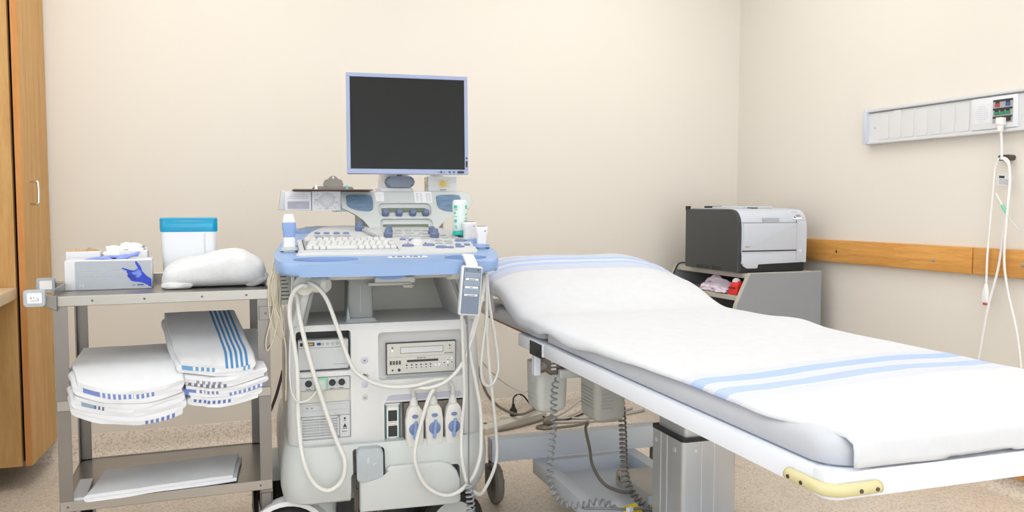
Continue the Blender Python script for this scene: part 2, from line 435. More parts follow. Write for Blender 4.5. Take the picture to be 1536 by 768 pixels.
# ================================================================== stainless trolley
X0, X1, Y0, Y1 = -0.375, 0.184, 2.50, 2.92
T = thing('utility_cart', 'stainless steel three-shelf trolley carrying glove boxes and folded towels', 'trolley', (0, 0, 0))
def shelf(z, guard):
    m = MB().box(X0 + .002, X1 - .002, Y0, Y1, z - 0.006, z, 0.002, 1)
    m.box(X0, X1, Y0 - 0.002, Y0 + 0.004, z - 0.024, z + 0.004, 0.0015, 1)
    m.box(X0 + .002, X1 - .002, Y1 - 0.004, Y1 + 0.002, z - 0.024, z + guard, 0.0015, 1)
    m.box(X0, X0 + 0.004, Y0 + .004, Y1 - .004, z - 0.024, z + guard * .8, 0.0015, 1); m.box(X1 - 0.004, X1, Y0 + .004, Y1 - .004, z - 0.024, z + guard * .4, 0.0015, 1)
    return m.build('shelf', 'steel', T)
S1, S2, S3 = 0.853, 0.567, 0.288
sh1 = shelf(S1, 0.030); sh2 = shelf(S2, 0.012); sh3 = shelf(S3, 0.004)
rv = MB().lathe([(0.0032, 0), (0.003, 0.0016), (0.001, 0.0024)], (0, 0, 0), (0, -1, 0), 10).mesh('rivet', 'dark_grey')
for x in (-0.28, -0.15, 0.0, 0.12): inst(rv, 'rivet', (x, Y0 - .002, S1 - .010), T)
for x in (-0.355, 0.15): inst(rv, 'rivet', (x, Y0 - .002, S3 - .010), T)
for sx, x in ((1, X0), (-1, X1)):
    for sy, y in ((1, Y0), (-1, Y1)):
        # angle-section leg
        wx, wy = 0.034, 0.034
        a = [(x, y), (x + sx * wx, y), (x + sx * wx, y + sy * .004), (x + sx * .004, y + sy * .004), (x + sx * .004, y + sy * wy), (x, y + sy * wy)]
        if sx * sy < 0: a = a[::-1]
        top = S1 - 0.02 if not (sx == -1 and sy == 1) else S1 - 0.022
        lg = MB().prism(a, 'z', 0.255, top).build('leg', 'steel_leg', T)
        cw = thing0 = None
        fk = MB().box(x + sx * .018 - .016, x + sx * .018 + .016, y + sy * .02 - .02, y + sy * .02 + .02, 0.205, 0.255, 0.003, 1)
        fk.cyl((x + sx * .018, y + sy * .02, .2), (x + sx * .018, y + sy * .02, .21), 0.015)
        fk.box(x + sx * .018 - .019, x + sx * .018 - .0165, y + sy * .02 - .014, y + sy * .02 + .05, 0.055, .21); fk.box(x + sx * .018 + .0165, x + sx * .018 + .019, y + sy * .02 - .014, y + sy * .02 + .05, 0.055, .21)
        ck = fk.build('caster', 'steel_leg', T)
        c = Vector((x + sx * .018, y + sy * .02 + .03, 0.068))
        MB().lathe([(0.02, -.013), (0.06, -.014), (0.067, -.008), (0.067, .008), (0.06, .014), (0.02, .013)], c, (1, 0, 0), 28).build('wheel', 'rubber', ck)
        MB().cyl(c - Vector((.021, 0, 0)), c + Vector((.021, 0, 0)), 0.012).build('axle', 'chrome', ck)
MB().box(X1 - .030, X1 + .006, Y0 - .004, Y0 + .0, S1 - .085, S1 - .045, 0.001, 1).build('bracket', 'steel_leg', T)
inst(rv, 'rivet', (X1 - .012, Y0 - .005, S1 - .065), T)
# push handle: two arms with grey end pads on the left side
for y, xa in ((Y0 + 0.0, -0.435), (Y1 - 0.02, -0.470)):
    a = MB().prism([(X0 + .012, S1 - .034), (X0 + .012, S1 + .006), (xa + .012, S1 + .016), (xa + .012, S1 - .008)], 'y', y - .014, y + .012, 0.0015, 1)
    arm = a.build('handle_arm', 'steel_leg', T)
    pd = MB().prism(rr(xa - .004, xa + .046, S1 - .018, S1 + .026, .006), 'y', y - .03, y - .012, 0.003, 2).build('end_pad', 'bumper_grey', arm)
    MB().prism(rr(xa + .005, xa + .039, S1 - .009, S1 + .018, .003), 'y', y - .0316, y - .0298).build('end_pad_label', 'label_white', arm)
lm = MB()
for (u0, v0, u1, v1) in ((.012, .006, .016, .010), (.012, .0, .032, .0016), (.020, .004, .0215, .012), (.026, .006, .031, .008), (.030, .001, .0316, .006)):
    lm.box(-0.435 + u0, -0.435 + u1, Y0 - .0322, Y0 - .0314, S1 - .003 + v0, S1 - .003 + v1)
lm.build('pad_symbol', 'ink_grey', T)

# ---- glove box (front)
gx0, gx1, gy0, gy1, gz0, gz1 = -0.372, -0.140, 2.695, 2.80, S1 + .0005, S1 + .088
G = thing('glove_box', 'grey glove box printed with a blue hand, a nitrile glove poking out', 'glove box', ((gx0 + gx1) / 2, gy0, gz0))
GM = Matrix.Translation((-(gx0 + gx1) / 2, -gy0, -gz0))
MB().box(gx0, gx1, gy0, gy1, gz0, gz1, 0.0025, 2).xf(GM).build('carton', 'carton_white', G)
MB().box(gx0 + .027, gx1 - .001, gy0 - .0008, gy0 + .001, gz0 + .002, gz1 - .003).xf(GM).build('printed_panel', 'carton_grey', G)
hand = [(990, 292), (1010, 285), (1080, 300), (1150, 318), (1200, 322), (1262, 292), (1240, 255), (1215, 210), (1222, 197), (1238, 196), (1268, 222), (1310, 272), (1330, 330), (1400, 390), (1478, 430),
        (1478, 545), (1400, 510), (1340, 487), (1270, 477), (1200, 475), (1140, 460), (1120, 432), (1090, 412), (1085, 388), (1098, 372), (1078, 352), (1075, 328), (1020, 306)]
def gp(x, y):
    bot = 630 - (x - 85) * .05; top = 195 - (x - 85) * .0214
    return (gx0 + (x - 85) / 1400 * (gx1 - gx0), gz0 + (bot - y) / (bot - top) * (gz1 - gz0))
MB().prism([gp(*p) for p in hand][::-1], 'y', gy0 - .0016, gy0 - .0002).xf(GM).build('printed_hand', 'ink_blue', G)
palm = [(1150, 350), (1210, 335), (1270, 300), (1310, 330), (1320, 380), (1270, 420), (1210, 410), (1240, 380), (1180, 380)]
MB().prism([gp(*p) for p in palm][::-1], 'y', gy0 - .0020, gy0 - .0010).xf(GM).build('printed_palm', 'ink_blue_light', G)
fl = MB()
for a, b in (((1085, 345), (1165, 335)), ((1090, 385), (1200, 385)), ((1120, 425), (1230, 418))):
    p, q = gp(*a), gp(*b); fl.box(p[0], q[0], gy0 - .0024, gy0 - .0012, (p[1] + q[1]) / 2 - .0008, (p[1] + q[1]) / 2 + .0008)
fl.xf(GM).build('finger_line', 'ink_navy', G)
for k, (s, y, wd) in enumerate((('Powder-Free Nitrile Exam Gloves', 338, .096), ("Gants d'examen en nitrile, sans poudre", 372, .122), ('Guantes de examen de nitrilo, sin polvo', 412, .112))):
    p = gp(298, y); text(s, 0.0062, GM @ FY(p[0], gy0 - .0012, p[1]), 'lettering', 'carton_white', G, width=wd)
p = gp(308, 586); text('M', 0.017, GM @ FY(p[0], gy0 - .0012, p[1]), 'lettering', 'carton_white', G)
p = gp(1160, 530); text('REF', 0.0048, GM @ FY(p[0], gy0 - .0012, p[1]), 'lettering', 'ink_navy', G)
MB().box(p[0] + .014, p[0] + .032, gy0 - .0014, gy0, p[1] + .0004, p[1] + .0034).xf(GM).build('print_line', 'ink_navy', G)
# slot on the lid + protruding glove
MB().prism(ell(-.01, .05, .06, .02), 'z', gz1 - gz0 - .001, gz1 - gz0 + .0006).build('slot', 'ink_dark', G)
def glove_fin(pts, r):
    return MB().tube(pts, lambda t: r * (1 - .55 * t), 8, 4)
h = gz1 - gz0
for pts, r in (([(-.05, .045, h - .004), (-.02, .04, h + .006), (.02, .045, h + .010), (.035, .045, h + .006)], .008), ([(.02, .045, h), (.045, .042, h + .008), (.072, .040, h + .018), (.082, .038, h + .024)], .009),
               ([(.0, .055, h - .002), (.03, .05, h + .010), (.06, .052, h + .012), (.078, .05, h + .012)], .007), ([(-.06, .04, h - .002), (-.04, .035, h + .004), (-.01, .03, h + .006), (.01, .03, h - .002)], .007)):
    mb = glove_fin(pts, r); mb.fn(lambda c: (c.x, c.y, (h - .006) + (c.z - (h - .006)) * .85)); mb.build('glove', 'nitrile', G)

# ---- open carton behind it, torn flap
b0 = thing('open_carton', 'white carton with a torn brown cardboard top standing behind the glove box, left one', 'box', (-0.335, 2.83, S1))
m = MB().box(-.048, .046, -.025, .05, .0005, .108, .0015, 1); m.build('carton', 'carton_white', b0)
def torn(x0, x1, y, z, hh, seed, n=14):
    pts = [(x0, z)]
    for i in range(n + 1): 
        u = i / n; pts.append((x0 + (x1 - x0) * u, z + hh * (0.35 + 0.65 * abs(noise.noise((u * 3.3 + seed, seed, 0)))) * (0.35 + math.sin(math.pi * min(1, u * 1.05)))))
    pts.append((x1, z)); return pts
MB().prism(torn(-.045, .012, 0, .107, .018, 1.3)[::-1], 'y', -.012, -.010).fn(lambda c: (c.x, c.y + (c.z - .107) * .8, c.z)).build('flap', 'carton_brown', b0)
MB().prism(torn(-.01, .044, 0, .107, .014, 4.2)[::-1], 'y', .014, .016).build('flap', 'carton_brown', b0)
b1 = thing('tissue_carton', 'white carton overflowing with crumpled tissue behind the glove box, right one', 'box', (-0.222, 2.83, S1))
MB().box(-.012, .066, -.024, .05, .0005, .110, .0015, 1).build('carton', 'carton_white', b1)
def crumple(cx, cy, cz, rx, ry, rz, seed, amp=.35, n=18):
    rings = []
    for i in range(n + 1):
        th = math.pi * i / n; ring = []
        for j in range(n * 2):
            ph = math.pi * j / n; d = Vector((math.sin(th) * math.cos(ph), math.sin(th) * math.sin(ph), math.cos(th)))
            k = 1 + amp * (noise.noise(d * 1.9 + Vector((seed, 0, 0))) + .6 * abs(noise.noise(d * 4.5 + Vector((0, seed, 0)))))
            ring.append((cx + d.x * rx * k, cy + d.y * ry * k, cz + d.z * rz * k))
        rings.append(ring)
    return MB().loft(rings)
crumple(-.024, .01, .098, .036, .026, .024, 2.1).build('tissue', 'tissue_white', b1, ang=20)
crumple(.018, .012, .116, .034, .026, .014, 5.1, .5).build('tissue', 'tissue_white', b1, ang=20)
MB().prism(torn(.012, .062, 0, .109, .026, 7.7)[::-1], 'y', .004, .006).build('flap', 'carton_white', b1)
pk = MB()
for k in range(5): pk.box(.020 + k * .008, .025 + k * .008, .0, .002, .111, .117 + .002 * k)
pk.build('wrapper_print', 'ink_grey', b1)

# ---- white tub with a translucent blue lid
cx = -0.034
tb = thing('storage_tub', 'white plastic tub with a translucent turquoise lid at the back of the trolley', 'tub', (cx, 2.84, S1))
MB().loft([[(x, y, z) for x, y in rr(-a, a, -b, b, .018)] for z, a, b in ((.0005, .074, .05), (.003, .076, .052), (.165, .0825, .056), (.168, .082, .0555))]).build('tub', 'tub_white', tb)
ld = MB().loft([[(x, y, z) for x, y in rr(-a, a, -b, b, .018)] for z, a, b in ((.166, .083, .0565), (.170, .0848, .058), (.206, .0855, .0585), (.2105, .083, .056))]).build('lid', 'tub_blue', tb)
MB().box(-.083, .083, -.0592, -.056, .205, .2102, .001, 1).build('lid_rim', 'tub_blue', ld)
MB().box(.045, .0455, -.0576, -.05, .01, .16).build('seam', 'carton_grey', tb)

# ---- rolled terry towel on top
def roll():
    rings = []; n = 34
    for i in range(n + 1):
        u = i / n; x = -0.112 + 0.302 * u
        k = (1 - abs(2 * u - 1) ** 4.5) ** 0.40 if 0 < u < 1 else 0.02
        hgt = (0.092 + 0.024 * math.exp(-((u - .66) / .24) ** 2) - .012 * math.exp(-((u - .05) / .16) ** 2)) * (0.42 + 0.58 * k)
        dep = 0.098 * (0.45 + 0.55 * k); ring = []
        for j in range(36):
            a = 2 * math.pi * j / 36; c, s_ = math.cos(a), math.sin(a)
            px = abs(c) ** .7 * (1 if c > 0 else -1); pz = abs(s_) ** .72 * (1 if s_ > 0 else -1)
            y = 2.715 + dep * px; z = S1 + .001 + hgt * (pz + 1) / 2
            nn = noise.noise((x * 14, y * 14, z * 14)) * .006 + noise.noise((x * 45, y * 45, z * 45)) * .002
            ring.append((x, y + px * nn, max(S1 + .0006, z + (nn if pz > -.5 else 0))))
        rings.append(ring)
    return MB().loft(rings)
rt = thing('rolled_towel', 'bulky rolled white terry towel on the top shelf of the trolley', 'towel', (0.04, 2.7, S1))
RM = Matrix.Translation((-.04, -2.7, -S1))
roll().xf(RM).build('towel', 'terry', rt, ang=180)
cr = crumple(-.07, 2.640, S1 + .012, .045, .022, .012, 3.3, .2).fn(lambda c: (c.x, c.y, max(c.z, S1 + .001))); cr.xf(RM); cr.build('tucked_end', 'terry', rt, ang=180)
cr = crumple(.150, 2.660, S1 + .030, .040, .030, .030, 8.3, .15).fn(lambda c: (c.x, c.y, max(c.z, S1 + .001))); cr.xf(RM); cr.build('tucked_end', 'terry', rt, ang=180)

# ---- folded striped towels on the middle shelf
def folded(name, label, x0, x1, y0, y1, zb, layers, t, mname, deform, group='folded towels on the middle shelf', ny=16, first_left=True):
    pts = []; nl = 14
    for i in range(layers):
        z = zb + (i + .5) * t; lr = (i % 2 == 0) == first_left
        jit = random.uniform(-.006, .004)
        a, b = (x1 + jit, x0 + t * .5) if lr else (x0 + t * .5, x1 + jit)
        if i == 0: pts.append(Vector((a, 0, z)))
        for k in range(1, nl + 1): pts.append(Vector((a + (b - a) * k / nl, 0, z)))
        if i < layers - 1:
            sg = -1 if lr else 1
            for k in range(1, 5):
                an = -math.pi / 2 + math.pi * k / 5
                pts.append(Vector((b + sg * t * .5 * math.cos(an), 0, z + t * .5 + t * .5 * math.sin(an))))
            nx = x0 + t * .5 if lr else x1
            pts.append(Vector((nx if lr else b, 0, z + t)))
    arc = [0]
    for a, b in zip(pts, pts[1:]): arc.append(arc[-1] + (b - a).length)
    N = len(pts); nor = []
    for i in range(N):
        d = (pts[min(i + 1, N - 1)] - pts[max(i - 1, 0)]).normalized(); nor.append(Vector((-d.z, 0, d.x)))
    hw = t * .47
    ring = [(p + n * hw, u) for p, n, u in zip(pts, nor, arc)] + [(p - n * hw, u) for p, n, u in reversed(list(zip(pts, nor, arc)))]
    mb = MB(); mb.uv = mb.bm.loops.layers.uv.new('UVMap'); V = []
    ys = [y0 + .003] + [y0 + .006 + (y1 - y0 - .006) * k / ny for k in range(ny + 1)]
    for q, y in enumerate(ys):
        row = []
        for p, u in ring:
            wob = noise.noise((p.x * 9, y * 9, p.z * 30 + zb * 50)) * .004
            c = Vector(deform(p.x + wob * .8, y + noise.noise((p.x * 20, p.z * 80, zb)) * .004, p.z + (wob * .4)))
            row.append(mb.bm.verts.new(c))
        V.append(row)
    n = len(ring)
    for q in range(len(ys) - 1):
        for i in range(n):
            j = (i + 1) % n; f = mb.bm.faces.new((V[q][i], V[q][j], V[q + 1][j], V[q + 1][i]))
            for l, (a, b) in zip(f.loops, ((i, q), (j, q), (j, q + 1), (i, q + 1))): l[mb.uv].uv = (ring[a][1], ys[b] - y0)
    h2 = n // 2
    for q, flip in ((0, False), (len(ys) - 1, True)):
        for i in range(h2 - 1):
            vs = (V[q][i], V[q][i + 1], V[q][n - 2 - i], V[q][n - 1 - i]); us = (i, i + 1, n - 2 - i, n - 1 - i)
            f = mb.bm.faces.new(vs if flip else vs[::-1])
            for l, a in zip(f.loops, us if flip else us[::-1]): l[mb.uv].uv = (ring[a][1], 0)
    o = mb.build(name, mname, None, ang=50)
    return tag(o, label, 'towel', group)
BL, BD = (78, 142, 190), (92, 118, 186)
def dash(a, b, n, col, al=.9):
    s = (b - a) / n; return [(a + i * s, a + i * s + s * .55, col, al) for i in range(n)]
TW = (216, 218, 222)
stripe_mat('towel_top_stripes', TW, [(.452 + .0135 * i, .459 + .0135 * i, (62, 130, 184), .95) for i in range(5)] + [(.226, .246, BL, .9)] + dash(.246, .33, 6, BL) + dash(.40, .425, 2, BL), 0)
stripe_mat('towel_b', TW, dash(.10, .24, 9, (60, 64, 96), .8) + dash(.27, .36, 6, (90, 96, 120), .7), 0)
stripe_mat('towel_c', TW, dash(.0, .10, 8, BD) + [(.215, .262, BD, .9)] + dash(.27, .34, 6, (70, 80, 140), .8), 0)
stripe_mat('towel_d', TW, dash(.22, .34, 9, (70, 84, 160), .9), 0)
stripe_mat('towel_e', TW, [(.304, .338, BD, .9)] + dash(.338, .50, 13, BD), 0)
stripe_mat('towel_f', TW, [(.902, .932, (128, 148, 176), .9)] + dash(.932, .96, 3, (70, 90, 130)) + dash(.02, .10, 6, (80, 104, 170)), 0)
def dl(x, y, z):   # left pile sags over the shelf front
    f = max(0.0, (2.53 - y) / .12); f = min(f, 1.15); s = 1 - .55 * ((x + .19) / .15) ** 2
    return (x + .03 * f * (1 if x < -.2 else .35), y - .008 * f * (z - .57) / .1, z - .070 * f * f * max(.15, s) + .02 * max(0, y - 2.6))
folded('folded_towel', 'lower white folded towel of the left pile, sagging over the middle shelf edge', -.352, -.064, 2.415, 2.80, S2 + .002, 5, .0115, 'towel_f', dl)
folded('folded_towel', 'upper white folded towel of the left pile with a blue checked hem', -.346, -.066, 2.415, 2.79, S2 + .0615, 3, .0125, 'towel_e', dl)
def drr(x, y, z):
    f = max(0.0, (2.52 - y) / .10); f = min(f, 1.2); k = (x - .02) / .14
    return (x + .018 * f * (1 if x < 0 else 0), y, z - .030 * f * f * (1 - .6 * k * k) - .006 * math.sin(k * 3 + 1) * f + (.28 * max(0, y - 2.50)) * (z - S2) / .1 * .9)
zz = S2 + .002
for k, (lay, t, mn, xa, xb, lb) in enumerate(((3, .0085, 'towel_d', -.058, .150, 'lowest white folded towel of the right pile on the middle shelf'), (3, .0085, 'towel_c', -.066, .166, 'second white folded towel from the bottom of the right pile'),
                                     (3, .0085, 'towel_b', -.072, .164, 'third white folded towel up in the right pile, under the striped one'))):
    folded('folded_towel', lb, xa, xb, 2.425, 2.78, zz, lay, t, mn, drr); zz += lay * t + .0012
folded('folded_towel', 'topmost white towel of the right pile with five blue stripes across its top', -.100, .108, 2.43, 2.80, zz, 3, .0105, 'towel_top_stripes', lambda x, y, z: (drr(x, y, z)[0] - .12 * max(0, y - 2.5) + .02, y, drr(x, y, z)[2]))
# ---- flat cloth on the bottom shelf
def dsk(x, y, z): return (x + (y - 2.56) * .12, y + (x + .1) * .10, z)
stripe_mat('plain_cloth', (222, 226, 232), [], 0, bump=.5, bscale=400)
folded('folded_cloth', 'plain white cloth lying folded on the bottom shelf of the trolley', -.300, .086, 2.494, 2.715, S3 + .005, 2, .0105, 'plain_cloth', dsk, 'cloths on the bottom shelf')
folded('folded_cloth', 'short end of white cloth left of the longer cloth on the bottom shelf', -.352, -.315, 2.506, 2.68, S3 + .001, 1, .009, 'plain_cloth', lambda x, y, z: (x, y, z if x < -.3 else z), 'cloths on the bottom shelf')

# ================================================================== ultrasound machine (local: x right, y back, z up; front at y=0)
ML, MRZ = (0.509, 2.387, 0), -3.5
U = thing('ultrasound_machine', 'large cream ultrasound machine on wheels with blue handle rim and black monitor', 'ultrasound machine', ML, MRZ)
def up(mb, name, m, par=None, ang=35): return mb.build(name, m, par or U, ang)
def ringz(z, x0, x1, y0, y1, r, n=6): return [(x, y, z) for x, y in rr(x0, x1, y0, y1, r, n)]
# lower grey shell, bulging bumper
ls = MB().loft([ringz(.225, -.285, .285, .03, .74, .07), ringz(.235, -.300, .298, .012, .75, .075), ringz(.275, -.308, .312, -.004, .76, .08), ringz(.33, -.306, .318, -.004, .76, .085), ringz(.372, -.300, .316, .004, .75, .085), ringz(.398, -.294, .308, .016, .74, .08)])
ls = up(ls, 'lower_shell', 'shell_grey')
cut(ls, MB().box(-.112, .215, -.05, .055, .15, .318, .012, 3), MB().box(-.106, -.012, -.05, .05, .29, .386, .010, 3))
# kick panel below the pedal
kp = [(-.088, .205), (.205, .200), (.214, .210), (.212, .275), (.202, .303), (.182, .324), (.15, .334), (.0, .334), (-.010, .325), (-.014, .306), (-.024, .298), (-.088, .296)]
up(MB().prism(kp[::-1], 'y', -.022, .06, .006, 3), 'kick_panel', 'shell_grey')
up(MB().prism(ell(.118, .308, .010, .005), 'y', -.0228, -.021), 'embossed_mark', 'console_grey')
pd = up(MB().prism(rr(-.096, -.020, .290, .392, .014), 'y', -.020, .03, .008, 3), 'brake_pedal', 'pedal_grey')
up(MB().prism([(-.066, .368), (-.060, .366), (-.062, .348), (-.067, .350)], 'y', -.0212, -.019).prism([(-.050, .345), (-.040, .352), (-.038, .349), (-.049, .341)], 'y', -.0212, -.019), 'pedal_mark', 'console_grey', pd)
mech = MB()
for x, z0, z1 in ((-.100, .205, .315), (-.094, .19, .27)): mech.cyl((x, .0, z0), (x, .0, z1), .004)
mech.cyl((-.09, .0, .20), (-.02, .01, .195), .007).cyl((-.03, .0, .20), (-.06, .0, .165), .005).cyl((-.075, .0, .205), (-.085, 0, .17), .008).cyl((-.055, .0, .205), (-.05, 0, .175), .009)
up(mech, 'brake_linkage', 'clip_metal')
up(MB().box(-.25, .25, .19, .72, .10, .226), 'chassis', 'black_plastic')
up(MB().loft([ringz(z, -.2845, .3005, .0335, .70, .05) for z in (.392, .3975)]), 'shell_seam', 'ink_dark')
# main body
bd = MB().loft([ringz(.396, -.284, .300, .034, .70, .05), ringz(.402, -.286, .302, .030, .70, .052), ringz(.60, -.284, .296, .032, .70, .052), ringz(.735, -.276, .286, .036, .70, .05), ringz(.752, -.270, .280, .044, .69, .045)])
bd = up(bd, 'body', 'body_cream')
c_pr = MB().box(-.260, -.104, -.05, .10, .616, .735, .008, 2)
c_vc = MB().box(-.024, .234, -.05, .064, .580, .724, .010, 2)
c_io = MB().box(-.254, -.106, -.05, .042, .416, .602, .003, 1)
c_pp = MB().box(-.008, .236, -.05, .066, .372, .512, .004, 1)
cut(bd, c_pr, c_vc, c_io, c_pp)
# open bay above the body: back wall, side walls and rim
bay = MB().box(-.262, .272, .36, .40, .74, .905)
up(bay, 'bay_back', 'body_inner')
up(MB().prism([(-.272, .748), (-.236, .748), (-.192, .905), (-.222, .905)], 'y', .05, .45, .006, 2), 'bay_side', 'body_cream')
up(MB().prism([(.282, .748), (.222, .905), (.192, .905), (.245, .748)], 'y', .05, .45, .006, 2), 'bay_side', 'body_cream')
up(MB().tube([(-.236, .046, .755), (-.214, .046, .84), (-.196, .046, .90)], .006, 8, 3), 'bay_rim', 'post_grey')
up(MB().tube([(.246, .046, .755), (.220, .046, .84), (.196, .046, .90)], .006, 8, 3), 'bay_rim', 'post_grey')
# grey lift column
lc = up(MB().loft([ringz(z, -.066 - a, -.066 + a * .95, .10 - b, .20, .008, 3) for z, a, b in ((.752, .040, .002), (.862, .038, 0), (.872, .036, 0), (.878, .041, .004), (.892, .041, .004))]), 'lift_column', 'post_grey')
up(MB().loft([ringz(z, -.110 - a, -.022 + a, .082 - a, .20, .010, 3) for z, a in ((.735, .002), (.755, .002), (.762, -.003))]), 'column_collar', 'pedal_grey')
up(MB().prism([(-.1105, .755), (-.106, .80), (-.100, .762)], 'y', .085, .12), 'collar_fin', 'pedal_grey')
up(MB().box(-.0675, -.0665, .0985, .11, .765, .86), 'column_seam', 'shell_grey')
# underside of console
ub = MB().box(-.205, .205, .03, .40, .884, .922, .004, 2); ub.box(-.035, .085, .012, .06, .872, .892, .003, 1)
up(ub, 'console_beam', 'vcr_beige')
ul = MB().box(-.055, .075, .008, .05, .866, .876, .004, 2).box(.048, .078, .004, .03, .858, .870, .004, 1)
up(ul, 'release_latch', 'motor_dark')
up(MB().prism(ell(.0, .906, .05, .016), 'y', -.06, .03), 'release_lever', 'blue_shade_lever')
up(MB().lathe([(.0, 0), (.018, .002), (.024, .01), (.024, .05), (.016, .06)], (-.214, .055, .872), (.3, -.25, .0), 20), 'cable_hook', 'body_inner')
up(MB().lathe([(.012, 0), (.028, .0), (.030, .004), (.012, .006)], (-.236, .032, .872), (.3, -1, .2), 20), 'hook_disc', 'body_inner')
up(MB().lathe([(.02, 0), (.026, .03), (.0, .03)], (.208, .05, .878), (0, 0, 1), 16), 'cable_hook', 'body_inner')
# -------- console: blue tray
def K(x, y, h=0.0): return (x, y, .957 + (y - .03) * .17 + h)
def KF(c): return (c.x, c.y, c.z + c.y * .14)
tray_pts = [(-.316, .06), (-.310, -.020), (-.285, -.072), (-.20, -.086), (0, -.092), (.20, -.088), (.285, -.080), (.325, -.040), (.346, .05), (.348, .16), (.345, .27), (.30, .40), (.20, .48), (-.12, .56), (-.20, .555), (-.245, .48), (-.285, .28), (-.308, .14)]
tp = smooth2(tray_pts, 4)
tray = MB().prism(tp, 'z', .916, .951, .012, 4, fn=KF)
tray = up(tray, 'console_tray', 'blue_handle')
def capsule(x0, x1, yc, hy): return rr(x0, x1, yc - hy, yc + hy, hy, 8)
cut(tray, MB().prism(ell(-.176, -.016, .092, .036, 40), 'z', .936, 1.0, fn=KF), MB().prism(ell(.230, -.024, .064, .034, 40), 'z', .936, 1.0, fn=KF), MB().prism(ell(-.226, .44, .035, .030), 'z', .936, 1.1, fn=KF))
for cp, z in ((ell(-.176, -.016, .0918, .0358, 40), .935), (ell(.230, -.024, .0638, .0338, 40), .935)):
    up(MB().prism(cp, 'z', z, z + .0025, fn=KF), 'grip_shade', 'blue_shade_lever', tray)  # deeper blue inlay paints the shade inside each grip recess
up(MB().prism(ell(-.226, .44, .0348, .0298), 'z', .935, .9375, fn=KF), 'grip_shade', 'blue_shade_lever', tray)
# white control panel
pan_pts = [(-.250, .050), (-.252, .035), (-.20, .024), (0, .020), (.20, .024), (.272, .036), (.288, .062), (.295, .15), (.296, .25), (.270, .36), (.22, .42), (-.05, .46), (-.13, .45), (-.170, .40), (-.200, .33), (-.226, .23), (-.243, .15)]
pan = MB().prism(smooth2(pan_pts, 4), 'z', -.022, .0, .003, 2, fn=lambda c: (c.x, c.y, K(c.x, c.y)[2] + c.z + .003))
pan = up(pan, 'control_panel', 'panel_white')
HP = .003
TILT = math.atan(.17)
def btn(name, mesh, x, y, h=HP, rz=0.0):
    o = inst(mesh, name, K(x, y, h), pan, (TILT, 0, 0)); return o
# keyboard: bezel + keys
kb = MB().prism(rr(-.246, .046, .058, .208, .008), 'z', 0, .006, .002, 1, fn=lambda c: (c.x, c.y, K(c.x, c.y)[2] + c.z + HP)); up(kb, 'keyboard_frame', 'panel_white', pan)
up(MB().box(.0405, .0425, .062, .200, 0, .0014).fn(lambda c: (c.x + (c.y - .13) * -.02, c.y, K(0, c.y)[2] + c.z + HP + .006)), 'keyboard_slot', 'ink_dark', pan)
up(MB().box(-.2315, -.2285, .062, .200, 0, .0014).fn(lambda c: (c.x, c.y, K(0, c.y)[2] + c.z + HP + .006)), 'keyboard_slot', 'ink_dark', pan)
up(MB().box(-.227, .040, .062, .205, 0, .001).fn(lambda c: (c.x, c.y, K(0, c.y)[2] + c.z + HP + .0058)), 'key_bed', 'ink_grey', pan)
def keymesh(wd, dp=.0205, mname='key_white'):
    return MB().loft([[(x, y, z) for x, y in rr(-wd / 2 + a, wd / 2 - a, -dp / 2 + a, dp / 2 - a * 1.2, .002, 1)] for z, a in ((0, 0), (.006, .0006), (.0085, .0025))]).mesh('key', mname)
k1 = keymesh(.0178); kw = keymesh(.028); ks = keymesh(.092)
for r_ in range(6):
    y = .0755 + r_ * .0228
    x = -.2255 + (0 if r_ in (0, 5) else .004 * r_)
    seq = [k1] * 13
    if r_ == 0: seq = [k1] * 3 + [ks] + [k1] * 6
    elif r_ in (1, 3): seq = [kw] + [k1] * 11 + [kw]
    elif r_ == 2: seq = [kw] + [k1] * 12
    for km in seq:
        wd = .028 if km is kw else .092 if km is ks else .0178
        if x + wd > .041: break
        btn('key', km, x + wd / 2, y, HP + .0068); x += wd + .0014
# buttons
def ovalm(rx, ry, h, m): return MB().loft([[(x, y, z) for x, y in ell(0, 0, rx * s, ry * s, 18)] for z, s in ((0, 1), (h * .7, .96), (h, .75))]).mesh('button', m)
bo1, bo2, bo3 = ovalm(.019, .011, .006, 'blue_button'), ovalm(.010, .009, .005, 'blue_button'), ovalm(.015, .006, .005, 'blue_button')
go = ovalm(.011, .0065, .004, 'key_grey'); go2 = ovalm(.014, .007, .004, 'key_grey')
for x, y, m_ in ((.083, .219, bo2), (.118, .205, bo1), (.084, .125, bo1), (.150, .13, bo1), (.184, .098, bo1), (.212, .092, bo2), (.243, .10, bo3), (.244, .131, bo2), (.272, .127, bo2), (.266, .188, bo1),
                 (-.176, .327, bo2), (-.147, .325, bo2), (-.115, .324, bo2), (-.085, .322, bo2), (-.177, .252, bo3)): btn('button', m_, x, y)
for x, y in ((.093, .357), (.125, .356), (.154, .355), (.183, .353), (.228, .274), (.264, .261), (.227, .237), (.26, .235), (-.148, .251), (-.118, .25), (-.089, .249)): btn('button', go, x, y)
for x, y in ((.084, .310), (.123, .312), (.165, .306), (.077, .266), (.108, .270), (.138, .268), (.168, .264), (.093, .236), (.158, .232), (.193, .192), (.188, .155), (.223, .182), (.219, .152), (-.177, .287), (-.148, .285), (-.117, .284), (-.087, .282)): btn('button', go2, x, y)
btn('trackball', MB().lathe([(.026, 0), (.026, .002), (.021, .004), (.019, .008), (.012, .014), (.001, .016)], seg=24).mesh('trackball', 'key_white'), .117, .16)
btn('button', ovalm(.003, .003, .003, 'ink_red'), .092, .165); btn('button', ovalm(.003, .003, .003, 'ink_dark'), .145, .16)
knm = MB().lathe([(.0125, 0), (.013, .010), (.0105, .012), (.010, .022), (.0085, .025), (.001, .0255)], seg=20).mesh('knob', 'blue_knob')
